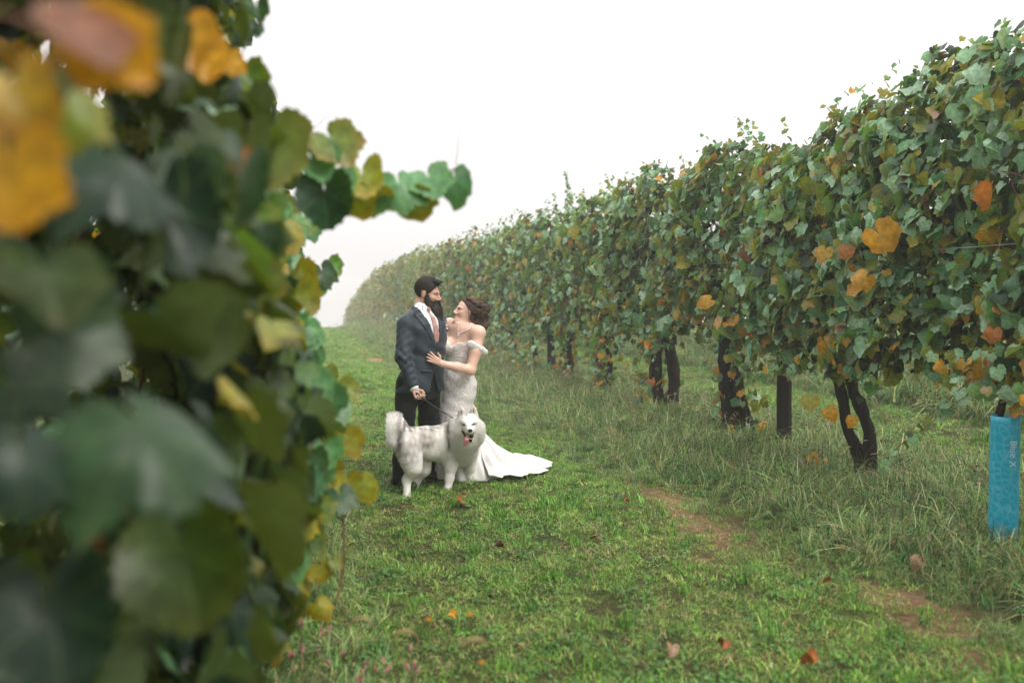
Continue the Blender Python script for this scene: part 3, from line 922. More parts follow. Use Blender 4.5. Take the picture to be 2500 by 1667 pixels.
# ------------------------------------------------------------------ left-hand row, close to the camera
XL = -.62
EDGE_Y = [-60, 0, 60, 100, 150, 200, 250, 300, 400, 440, 480, 560, 600, 700, 780, 850, 930, 1000, 1100, 1200, 1300, 1400, 1480, 1568, 1700]
EDGE_X = [600, 600, 590, 540, 560, 600, 640, 690, 690, 660, 690, 690, 690, 712, 725, 775, 800, 812, 770, 735, 705, 695, 640, 615, 590]
lab_l = ['grapevine beside the camera, its leaves the most blurred along the left edge', 'grapevine with blurred dark leaves and a long shoot reaching out over the alley',
         'grapevine with sharper leaves at the inner edge of the left row, hanging yellow leaves', 'grapevine half hidden at the inner edge of the left row, its leaves nearly sharp',
         'grapevine mostly hidden deep in the left row, only leaf tips showing']
left_roots = []
for vy, lab in ((-1.55, 'grapevine just behind the camera whose leaves shade the near left foliage'),):
    q = np.random.default_rng(690)
    rb = empty('grapevine', (XL, vy, 0)); tag(rb, lab, 'grapevine', 'grapevines of the left row')  # unseen vine, added to cast shade on the near left leaves
    P, Nr, T, s, t, front = hedge(XL, vy - 1.25, vy + 1.1, 1700, 1, q, .13, 3.35, .4, .62)
    ok = np.linalg.norm((P - CAM)[:, :2], axis=1) > .5
    leaf_mass(P[ok], Nr[ok], T[ok], s[ok], pick(ok.sum(), q, .3, .03, .02), rb, 1, q)
    obj('trunk', trunk_geo((XL, vy, 0), q, r=.05).mesh('trunk', off=(XL, vy, 0)), M_BARK, rb)
for k in range(5):
    q = np.random.default_rng(700 + k)
    vy = .9 + 2.45 * k
    root = empty('grapevine', (XL, vy, float(terrain(XL, vy))))
    left_roots.append(root)
    tag(root, lab_l[k], 'grapevine', 'grapevines of the left row')
    loc = np.array(root.location)
    n = (3400, 3600, 3200, 2600, 1500)[k]
    P, Nr, T, s, t, front = hedge(XL, vy - 1.25, vy + 1.25, n, 1, q, .118, 3.15, .35, .52, .62, .14)
    pal = pick(len(P), q, (.28, .34, .42, .4, .3)[k], .02, .012)
    pal = np.where(q.random(len(pal)) < (.9, .7, .3, .18, .1)[k], q.integers(22, 26, len(pal)), pal)  # foreground shade painted into leaf colour, strongest beside the camera
    nl = 260
    Pl = np.c_[XL + q.normal(.15, .25, nl), q.uniform(vy - 1.25, vy + 1.25, nl), q.uniform(.05, .7, nl)]
    P = np.vstack([P, Pl]); Nr = np.vstack([Nr, np.c_[.8 + q.normal(0, .5, nl), q.normal(0, .5, nl), .5 + q.normal(0, .4, nl)]])
    T = np.vstack([T, np.c_[q.normal(.2, .4, nl), q.normal(0, .4, nl), -np.ones(nl)]]); s = np.r_[s, np.clip(.1 * np.exp(q.normal(0, .3, nl)), .05, .15)]
    pal = np.r_[pal, pick(nl, q, .35, .1, .05)]; front = np.r_[front, np.ones(nl, bool)]
    P[:, 0] += .2 * np.exp(-((P[:, 2] - .85) / .45) ** 2) * (P[:, 1] > 2.4)
    X_, Y_, D_ = project(P)
    lim = np.interp(Y_ / 1.06293, EDGE_Y, EDGE_X) * 1.06293
    dist = np.linalg.norm(P - CAM, axis=1)
    keep = (dist > .75) & ((dist > 2.3) | (D_ < .2) | ((dist > 1.7) & (P[:, 0] < -.5)) | ((dist > 1.45) & (q.random(len(P)) < .16))) & ((D_ < .25) | (X_ + .45 * s * FPX / np.maximum(D_, .3) < lim + 10))
    P, Nr, T, s, pal, front = P[keep], Nr[keep], T[keep], s[keep], pal[keep], front[keep]
    X_, Y_, D_ = X_[keep], Y_[keep], D_[keep]
    vis = (D_ > .3) & (X_ > -150) & (Y_ > -150) & (Y_ < 1850) & front
    sel = np.where(vis)[0]; sel = sel[np.argsort(-(s[sel] / D_[sel]))[:170]]
    m = np.ones(len(P), bool); m[sel] = False
    leaf_parts(P[sel], Nr[sel], T[sel], s[sel], pal[sel], root, q)
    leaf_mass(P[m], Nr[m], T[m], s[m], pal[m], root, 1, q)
    obj('trunk', trunk_geo((XL, vy, 0), q, r=.05).mesh('trunk', off=loc), M_BARK, root)
    obj('cordon', cordon_geo((XL, vy, 0), q).mesh('cordon', off=loc), M_BARK, root)
    for e in range(4):
        obj('cane', cane_geo((XL, vy, 0), q, 1, ztop=2.6).mesh('cane', off=loc), M_CANE, root)


def one_leaf(root, x, y, d, px, pal, nrm, tip, q=np.random.default_rng(5)):
    """a single leaf; px = its breadth in the 2352-wide view"""
    p = at(x, y, d)
    s = px * 1.063 * d / FPX
    n_ = np.array(nrm[0] * RGT - nrm[1] * HOR) + np.array([0, 0, nrm[2]])
    t_ = np.array(tip[0] * RGT - tip[1] * HOR) + np.array([0, 0, tip[2]])
    leaf_parts(np.array([p]), np.array([n_], float), np.array([t_], float), [s], [pal], root, q, fine=px >= 110)

# nrm / tip: (right, towards camera, up)
L0, L1, L2 = left_roots[0], left_roots[1], left_roots[2]
for (rt, x, y, d, px, pal, nr, tp) in (
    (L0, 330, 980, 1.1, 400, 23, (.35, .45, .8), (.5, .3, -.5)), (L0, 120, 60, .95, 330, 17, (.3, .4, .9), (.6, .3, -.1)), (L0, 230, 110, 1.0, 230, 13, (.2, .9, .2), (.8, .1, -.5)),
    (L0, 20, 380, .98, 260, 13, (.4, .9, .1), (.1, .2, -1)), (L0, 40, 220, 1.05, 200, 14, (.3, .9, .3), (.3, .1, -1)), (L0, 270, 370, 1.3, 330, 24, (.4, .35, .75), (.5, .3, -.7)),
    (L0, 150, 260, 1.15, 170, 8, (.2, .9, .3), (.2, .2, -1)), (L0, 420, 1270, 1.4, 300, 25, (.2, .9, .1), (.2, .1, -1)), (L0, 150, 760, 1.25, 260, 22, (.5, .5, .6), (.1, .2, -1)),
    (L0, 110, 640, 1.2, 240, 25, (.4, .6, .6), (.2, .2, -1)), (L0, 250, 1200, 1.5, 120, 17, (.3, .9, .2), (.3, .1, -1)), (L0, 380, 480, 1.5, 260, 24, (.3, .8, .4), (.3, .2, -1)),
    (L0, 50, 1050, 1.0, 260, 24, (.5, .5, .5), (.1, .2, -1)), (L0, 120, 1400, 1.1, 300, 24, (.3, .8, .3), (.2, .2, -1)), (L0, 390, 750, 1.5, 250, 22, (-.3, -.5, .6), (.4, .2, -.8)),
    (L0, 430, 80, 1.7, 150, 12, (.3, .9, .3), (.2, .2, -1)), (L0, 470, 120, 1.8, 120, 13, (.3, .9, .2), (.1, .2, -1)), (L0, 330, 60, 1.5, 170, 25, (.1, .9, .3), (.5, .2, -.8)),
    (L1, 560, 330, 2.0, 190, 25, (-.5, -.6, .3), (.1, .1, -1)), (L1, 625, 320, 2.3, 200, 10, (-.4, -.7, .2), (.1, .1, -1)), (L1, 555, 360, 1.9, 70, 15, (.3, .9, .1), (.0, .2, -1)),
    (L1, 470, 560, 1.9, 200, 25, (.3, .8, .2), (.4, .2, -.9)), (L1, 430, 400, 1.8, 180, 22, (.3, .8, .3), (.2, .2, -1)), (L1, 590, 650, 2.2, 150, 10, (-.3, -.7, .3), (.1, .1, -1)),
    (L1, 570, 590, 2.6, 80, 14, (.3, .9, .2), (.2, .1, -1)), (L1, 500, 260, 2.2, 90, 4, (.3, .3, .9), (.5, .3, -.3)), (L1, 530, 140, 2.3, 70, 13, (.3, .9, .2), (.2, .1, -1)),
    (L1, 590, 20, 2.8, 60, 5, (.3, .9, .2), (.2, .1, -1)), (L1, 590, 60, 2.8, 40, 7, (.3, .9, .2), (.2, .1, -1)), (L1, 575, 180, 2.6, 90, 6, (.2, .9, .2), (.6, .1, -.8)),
    # right-hand fringe, nearly in focus
    (L2, 690, 290, 3.2, 60, 8, (.4, .8, .3), (.2, .2, -1)), (L1, 765, 325, 2.9, 130, 10, (.1, .8, .5), (.6, .3, -.8)), (L1, 715, 365, 2.9, 130, 0, (.1, .8, .6), (.4, .4, -.6)),
    (L1, 745, 440, 2.9, 140, 7, (.2, .9, -.2), (.1, .1, -1)), (L1, 775, 410, 2.95, 100, 0, (-.1, .6, .8), (.3, .4, -.6)), (L1, 830, 405, 3.0, 115, 9, (0, .7, .7), (.1, .4, -.8)),
    (L1, 820, 455, 3.0, 95, 9, (-.2, .9, -.3), (.1, .1, -1)), (L1, 880, 450, 3.05, 70, 11, (-.2, .8, -.4), (.1, .1, -1)), (L1, 915, 425, 3.05, 125, 0, (.1, .8, .5), (.2, .3, -.9)),
    (L1, 955, 455, 3.1, 105, 10, (-.1, .8, -.4), (.2, .1, -1)), (L1, 985, 410, 3.1, 110, 0, (-.1, .7, .6), (.3, .3, -.8)), (L1, 1045, 415, 3.15, 100, 1, (.3, .9, .2), (.2, .1, -1)),
    (L1, 640, 600, 3.6, 110, 2, (.3, .6, .6), (.3, .3, -.9)), (L1, 680, 640, 3.6, 110, 11, (.2, .8, .1), (.2, .2, -1)), (L2, 740, 625, 4.2, 70, 5, (.2, .8, .4), (.3, .2, -1)), (L2, 762, 612, 4.3, 50, 3, (.3, .7, .5), (.6, .2, -.5)), (L2, 735, 640, 4.2, 65, 0, (.3, .7, .3), (.1, .2, -1)),
    (L2, 700, 690, 4.0, 75, 9, (.2, .8, .1), (.2, .2, -1)), (L1, 655, 470, 3.9, 60, 10, (.2, .8, .3), (.3, .2, -.8)), (L2, 700, 500, 4.0, 65, 3, (.2, .7, .5), (.5, .3, -.7)), (L1, 665, 540, 3.9, 80, 2, (.3, .7, .4), (.2, .3, -.9)), (L2, 715, 530, 4.1, 50, 0, (.3, .8, .2), (.4, .2, -.9)),
    (L2, 700, 760, 3.6, 95, 0, (.3, .6, .6), (.3, .3, -.8)), (L2, 660, 760, 3.5, 90, 9, (.2, .9, .1), (.1, .1, -1)), (L1, 560, 850, 3.2, 95, 12, (.2, .9, .3), (.2, .2, -1)), (L1, 590, 900, 3.2, 110, 9, (.2, .5, .8), (.5, .3, -.5)),
    (L2, 790, 900, 3.7, 70, 8, (.3, .5, .8), (.7, .2, -.4)), (L2, 745, 900, 3.7, 60, 3, (.3, .8, .2), (.2, .2, -1)), (L1, 640, 940, 3.3, 120, 0, (.1, .5, .8), (.7, .3, -.5)), (L2, 700, 920, 3.5, 80, 9, (.3, .6, .5), (.2, .3, -.9)),
    (L2, 800, 1010, 3.5, 82, 11, (.2, .9, .2), (.5, .2, -.8)), (L2, 772, 975, 3.5, 55, 6, (.1, .9, .1), (-.1, .1, -1)), (L1, 595, 1000, 3.0, 120, 1, (.2, .8, .4), (.1, .2, -1)), (L1, 720, 1065, 3.3, 112, 0, (.2, .9, .4), (-.1, .2, -1)),
    (L2, 800, 1110, 3.4, 80, 11, (.2, .9, .2), (.2, .2, -1)), (L2, 835, 1115, 3.4, 75, 9, (.2, .9, .2), (.5, .2, -.8)), (L1, 780, 1140, 3.3, 85, 5, (.1, .5, .7), (.2, .5, -.4)), (L1, 620, 1090, 3.0, 110, 1, (.3, .8, .3), (.1, .2, -1)),
    (L1, 660, 1180, 3.0, 110, 9, (.2, .7, .5), (.3, .2, -.9)), (L1, 590, 1270, 2.8, 140, 10, (.1, .9, .1), (.1, .1, -1)), (L1, 670, 1280, 2.9, 100, 0, (.3, .7, .3), (.2, .2, -1)), (L1, 690, 1200, 3.0, 90, 9, (.4, .5, .6), (.4, .2, -.9)),
    (L1, 735, 1310, 3.1, 58, 11, (.2, .9, .2), (.2, .2, -1)), (L1, 770, 1290, 3.1, 36, 8, (.3, .7, .4), (.6, .2, -.4)), (L1, 735, 1395, 3.0, 60, 11, (.2, .8, .3), (.6, .2, -.7)), (L1, 600, 1440, 2.6, 130, 5, (.1, .9, .1), (.1, .1, -1)), (L1, 560, 1370, 2.7, 90, 14, (.2, .9, .2), (.2, .1, -1)),
    (L1, 640, 1380, 2.8, 90, 10, (.2, .8, .2), (.3, .1, -1)), (L0, 520, 1545, 2.0, 120, 2, (.2, .7, .6), (.3, .2, -.9)), (L1, 640, 880, 3.3, 70, 9, (.2, .9, .1), (.1, .1, -1)), (L1, 700, 830, 3.5, 90, 5, (.3, .6, .6), (.3, .2, -.9))):
    one_leaf(rt, x, y, d, px, pal, nr, tp)


# the inner edge of the row: many small leaves, nearly in focus
q = np.random.default_rng(44)
nf = 190
fy = q.uniform(470, 1500, nf)
fx = np.interp(fy, EDGE_Y, EDGE_X) - 12 - q.gamma(1.6, 42, nf) * np.where(fy > 1250, .7, 1)
fdp = q.uniform(3.1, 4.5, nf)
FP = np.array([at(x_, y_, d_) for x_, y_, d_ in zip(fx, fy, fdp)])
fs = np.clip(.1 * np.exp(q.normal(0, .3, nf)), .05, .15)
fpal = np.where(q.random(nf) < .24, q.integers(8, 12, nf), pick(nf, q, .1, .07, .03))
FN = np.array([.35 * RGT - .75 * HOR + np.array((0, 0, .5))]) + q.normal(0, .4, (nf, 3))
FT = np.array([.25 * RGT - .1 * HOR - np.array((0, 0, 1.0))]) + q.normal(0, .4, (nf, 3))
for h_, rt_ in ((FP[:, 1] < 3.6, L1), (FP[:, 1] >= 3.6, L2)):
    leaf_parts(FP[h_], FN[h_], FT[h_], fs[h_], fpal[h_], rt_, q)


def left_cane(root, pts, r0, r1):
    loc = np.array(root.location); g_ = Geo()
    g_.tube(spline([at(*p) for p in pts], 24), [r0, r1], 6)
    obj('cane', g_.mesh('cane', off=loc), M_CANE, root)

left_cane(L1, [(560, 360, 2.7), (640, 375, 2.85), (720, 388, 2.9), (800, 415, 2.98), (880, 430, 3.05), (960, 425, 3.1), (1050, 385, 3.15)], .006, .003)
left_cane(L1, [(1046, 380, 3.15), (1052, 340, 3.15), (1055, 295, 3.15)], .0016, .0008)
left_cane(L1, [(690, 320, 3.0), (735, 283, 3.0), (750, 268, 3.0), (778, 267, 3.0)], .0014, .0008)
left_cane(L2, [(640, 700, 3.7), (690, 810, 3.6), (728, 930, 3.5), (755, 1040, 3.45), (780, 1130, 3.4), (790, 1230, 3.3), (785, 1330, 3.25), (770, 1385, 3.2)], .006, .004)
left_cane(L2, [(720, 985, 3.5), (700, 1040, 3.5), (672, 1075, 3.5), (660, 1090, 3.5)], .005, .004)
left_cane(L1, [(480, 1200, 2.7), (510, 1330, 2.6), (520, 1480, 2.5), (545, 1600, 2.5)], .009, .007)

# ------------------------------------------------------------------ large single leaves on the right row
RV = [o for o in C.objects if o.name.startswith('grapevine') and o.get('group') == GROUP_R]
for (k, x, y, d, px, pal) in ((1, 2022, 540, 7.35, 88, 12), (1, 1985, 640, 7.5, 55, 12), (1, 1893, 580, 7.9, 45, 14), (1, 1945, 575, 7.7, 38, 15), (0, 2275, 440, 6.2, 70, 15),
                              (0, 2280, 765, 6.3, 44, 15), (2, 1895, 800, 8.6, 48, 12), (2, 1945, 835, 8.5, 52, 13), (2, 1862, 920, 8.5, 46, 11), (2, 1905, 945, 8.5, 40, 13), (2, 1958, 965, 8.6, 32, 13), (2, 2000, 825, 8.4, 45, 9),
                              (3, 1625, 690, 10.7, 40, 13), (3, 1712, 755, 10.6, 36, 12), (3, 1740, 930, 11.0, 30, 8), (5, 1318, 530, 15, 34, 11), (5, 1560, 940, 13.5, 24, 13), (4, 1575, 730, 12.6, 30, 14),
                              (2, 1885, 1065, 9.0, 40, 12), (2, 1865, 1050, 9.0, 30, 14), (3, 1640, 1000, 11, 24, 15), (3, 1680, 985, 11, 24, 13)):
    j_ = rng.normal(0, .45, 4)
    one_leaf(RV[k], x, y, d, px, pal, (-.25 + j_[0], .9, .25 + .6 * j_[1]), (.1 + j_[2] * 1.4, .3, -1 + abs(j_[3])))

# ------------------------------------------------------------------ leaves lying in the grass
ROUND = [(1127, 1232, .1, 16, 'crumpled brown fallen leaf on the grass just below the dog'), (990, 1243, .06, 17, 'small tan fallen leaf beside the dog\'s hind paw'),
         (1458, 1316, .085, 18, 'pale curled fallen leaf alone in the middle of the grass alley'), (2020, 1450, .07, 15, 'rust and yellow fallen leaf on the bare soil patch'),
         (2240, 1395, .1, 18, 'large tan fallen leaf in the long grass below the blue tube'), (1978, 1655, .075, 16, 'orange fallen leaf at the bottom edge of the picture'),
         (1760, 1590, .06, 15, 'small orange fallen leaf in front of the bare soil'), (1220, 1340, .06, 17, 'dull brown fallen leaf in dry thatch left of centre'),
         (1105, 1507, .05, 13, 'golden fallen leaf low in the dry grass at bottom centre'), (915, 1098, .07, 17, 'brown fallen leaf in the alley left of the dog\'s tail'),
         (1640, 1593, .07, 18, 'bleached flat fallen leaf near the bottom centre of the alley'), (1300, 1225, .05, 15, 'tiny dark fallen leaf right of the dog in mown grass'),
         (1790, 1130, .08, 12, 'yellow fallen leaf lodged in long grass under the vines'), (1530, 1232, .05, 16, 'small reddish fallen leaf near the edge of the rank grass')]
q = np.random.default_rng(77)
for (x, y, s, pal, lab) in ROUND:
    d = 1.60 * FPX / (y - 719.0)
    p = ray(x, y, d)
    up = .05 if x < 1800 else .08
    V, F, rr = LOD[0][int(q.integers(0, 8))]
    Vc = V.copy(); Vc[:, 2] = Vc[:, 2] * 1.6 + .5 * (Vc[:, 0] ** 2) * q.uniform(.3, 1.6)
    m = mk_mesh('fallen_leaf', np.vstack([Vc, Vc - [0, 0, .012]]) * s, np.vstack([F, F[:, ::-1] + len(V)]), col=np.vstack([leaf_colours(rr, pal)] * 2), uv=np.vstack([V[:, :2]] * 2))
    o = obj('fallen_leaf', m, M_LEAF)
    o.location = (p[0], p[1], float(terrain(p[0], p[1])) + up)
    o.rotation_euler = (q.normal(0, .35), q.normal(0, .35), q.uniform(0, 6.28))
    tag(o, lab, 'fallen leaf', 'fallen leaves in the grass')

# ------------------------------------------------------------------ pink and orange wild flowers at lower left
M_PINK = mat('smartweed_flower', (.42, .17, .18), .7, .3, noise=.3, nscale=80)
M_ORNG = mat('orange_flower', (.5, .2, .02), .7, .3, noise=.2, nscale=80)
M_STEM = mat('weed_stem', (.12, .14, .05), .7, .3)
M_STRAW = mat('foxtail_straw', (.3, .23, .1), .8, .2, noise=.3, nscale=80)
fl = [(690, 1440, 'pink'), (740, 1465, 'pink'), (700, 1500, 'pink'), (830, 1530, 'pink'), (865, 1560, 'pink'), (945, 1497, 'pink'), (985, 1430, 'orange'), (1078, 1420, 'orange'), (1105, 1530, 'orange'), (800, 1450, 'straw'), (900, 1480, 'straw'), (1060, 1500, 'straw')]
where = {0: 'nearest the left vine leaves', 1: 'just right of the lowest left-row leaves', 2: 'lower of the pair beside the left row', 3: 'with the thickest cluster by the bottom edge', 4: 'rising from the bottom edge', 5: 'standing alone farthest right of the pink ones',
         6: 'left of the orange pair', 7: 'right of the orange pair', 8: 'lowest, close to the bottom edge', 9: 'near the dangling bare cane', 10: 'between the pink spikes and orange dots', 11: 'farthest right, bending over'}
for k, (x, y, kind) in enumerate(fl):
    q = np.random.default_rng(60 + k)
    d = (3.75 if kind == 'pink' else 2.75) + q.uniform(-.2, .2)
    p = at(x, y, d)
    hgt = max(p[2], .12)
    root = empty({'pink': 'smartweed', 'orange': 'wildflower', 'straw': 'foxtail_stalk'}[kind], (p[0], p[1], float(terrain(p[0], p[1]))))
    tag(root, {'pink': 'slender weed with pink flower spikes, ', 'orange': 'thin-stemmed orange flower head blurred in the grass, ', 'straw': 'straw-coloured foxtail seed head on a bent stalk, '}[kind] + where[k],
        {'pink': 'weed', 'orange': 'flower', 'straw': 'grass stalk'}[kind], {'pink': 'pink smartweeds at lower left', 'orange': 'orange flowers at lower centre', 'straw': 'foxtail stalks at lower left'}[kind])
    st = Geo(); heads = []
    for e in range(5 if kind == 'pink' else 1):
        dx, dy = (q.normal(0, .06), q.normal(0, .06)) if e else (0, 0)
        h = hgt * (q.uniform(.7, 1.05) if e else 1)
        P = spline([(0, 0, 0), (dx * .4, dy * .4, h * .6), (dx, dy, h)], 8)
        st.tube(P, .0016, 4)
        hd = Geo()
        if kind == 'pink':
            e2 = P[-1] + [q.normal(0, .012), q.normal(0, .012), .028]
            hd.tube(spline([P[-1], (P[-1] + e2) / 2 + q.normal(0, .003, 3), e2], 7), [.002, .0052, .0055, .002], 6, rough=.25, seed=k * 10 + e)
        elif kind == 'orange':
            hd.ball(P[-1], (.007, .007, .005), 8)
            for a_ in range(8): hd.ball(P[-1] + [.0065 * math.cos(a_ * .785), .0065 * math.sin(a_ * .785), 0], (.004, .004, .002), 6)
        else:
            hd.tube(spline([P[-1], P[-1] + [.02, 0, .02], P[-1] + [.05, 0, .02], P[-1] + [.075, .01, -.005]], 10), [.002, .0045, .005, .002], 6, rough=.25, seed=k)
        heads.append(hd)
    obj('stem', st.mesh('stem'), M_STEM, root)
    for hd in heads: obj('flower_head' if kind != 'straw' else 'seed_head', hd.mesh('flower_head'), {'pink': M_PINK, 'orange': M_ORNG, 'straw': M_STRAW}[kind], root)
    lv = Geo()
    for e in range(4 if kind != 'straw' else 2):
        z = hgt * q.uniform(.2, .8); a_ = q.uniform(0, 6.28); L_ = q.uniform(.05, .09)
        c, t_, s_ = np.array([0, 0, z]), np.array([math.cos(a_), math.sin(a_), .3]), np.array([-math.sin(a_), math.cos(a_), 0])
        lv.add([c, c + t_ * L_ * .5 + s_ * .009, c + t_ * L_, c + t_ * L_ * .5 - s_ * .009], [[0, 1, 2, 3]])
    obj('blade', lv.mesh('blade'), M_STEM, root)

# ------------------------------------------------------------------ blue grow tube
def tube_material():
    m = bpy.data.materials.new('blue_film'); m.use_nodes = True
    n, l = m.node_tree.nodes, m.node_tree.links
    b = n['Principled BSDF']; b.inputs['Roughness'].default_value = .3; b.inputs['Specular IOR Level'].default_value = .6
    a = n.new('ShaderNodeAttribute'); a.attribute_name = 'luv'
    mp = n.new('ShaderNodeMapping'); mp.inputs['Scale'].default_value = (12, 16, 1); l.new(a.outputs['Vector'], mp.inputs[0])
    v1 = n.new('ShaderNodeTexVoronoi'); v1.feature = 'DISTANCE_TO_EDGE'; v1.inputs['Scale'].default_value = 1.0; v1.inputs['Randomness'].default_value = .8
    l.new(mp.outputs[0], v1.inputs['Vector'])
    r = n.new('ShaderNodeMapRange'); r.inputs[1].default_value = .02; r.inputs[2].default_value = .09; r.inputs[3].default_value = .75; r.inputs[4].default_value = 0
    l.new(v1.outputs[0], r.inputs[0])
    nz = n.new('ShaderNodeTexNoise'); nz.inputs['Scale'].default_value = 1.3; l.new(mp.outputs[0], nz.inputs['Vector'])
    mk = n.new('ShaderNodeMath'); mk.operation = 'MULTIPLY'; l.new(r.outputs[0], mk.inputs[0]); l.new(nz.outputs[0], mk.inputs[1])
    mx = n.new('ShaderNodeMix'); mx.data_type = 'RGBA'
    l.new(mk.outputs[0], mx.inputs[0]); mx.inputs[6].default_value = (.008, .5, .7, 1); mx.inputs[7].default_value = (.3, .72, .88, 1)
    l.new(mx.outputs[2], b.inputs['Base Color'])
    tr = n.new('ShaderNodeBsdfTranslucent'); l.new(mx.outputs[2], tr.inputs[0])
    ms = n.new('ShaderNodeMixShader'); ms.inputs[0].default_value = .3
    l.new(b.outputs[0], ms.inputs[1]); l.new(tr.outputs[0], ms.inputs[2]); l.new(ms.outputs[0], n['Material Output'].inputs[0])
    return m

pt = ray(2447, 1352, 6.35)
tb = ray(2455, 1015, 6.35)
zt_ = tb[2]; rt = 68 / FPX * 6.35 / 2
root = empty('grow_tube', (pt[0], pt[1], 0), -YAW)
tag(root, 'pale blue plastic grow tube round a young trunk, reading Blue X', 'plant guard')
lean = (tb - pt) @ RGT
m_, n_ = 24, 40
th = np.arange(n_ + 1) / n_ * 2 * np.pi
zz = np.linspace(-.03, zt_, m_)
Vt, Ut = [], []
q = np.random.default_rng(3)
for z in zz:
    k = z / zt_
    pin = 1 - .1 * np.exp(-(k / .1) ** 2) + .012 * np.sin(k * 31) + .01 * np.sin(th * 3 + k * 9)
    for a_, rr_ in zip(th, pin * rt):
        Vt.append((lean * k + rr_ * math.cos(a_), rr_ * math.sin(a_), z)); Ut.append((a_ / 6.283, k))
i_, j_ = np.meshgrid(np.arange(n_), np.arange(m_ - 1)); a_ = (j_ * (n_ + 1) + i_).ravel()
film = obj('film', mk_mesh('film', Vt, np.c_[a_, a_ + 1, a_ + n_ + 2, a_ + n_ + 1], uv=Ut), tube_material(), root)
sm = film.modifiers.new('thickness', 'SOLIDIFY'); sm.thickness = .0025
cu = bpy.data.curves.new('lettering', 'FONT'); cu.body = 'Blue X'; cu.size = .062; cu.extrude = .0004
to = bpy.data.objects.new('lettering_source', cu)
tm_ = bpy.data.meshes.new_from_object(to)
bpy.data.objects.remove(to)
co = np.array([v.co[:] for v in tm_.vertices])
# text runs downwards, wrapped round the front of the tube
arc = (co[:, 1] - .02) / rt + R(-84)
zc = zt_ * .83 - co[:, 0]
rr_ = rt * 1.045 + co[:, 2]
k = zc / zt_
W = np.c_[lean * k + rr_ * np.cos(arc), rr_ * np.sin(arc), zc]
for v, w in zip(tm_.vertices, W): v.co = w
obj('lettering', tm_, mat('white_print', (.55, .75, .82), .5, .4), root)

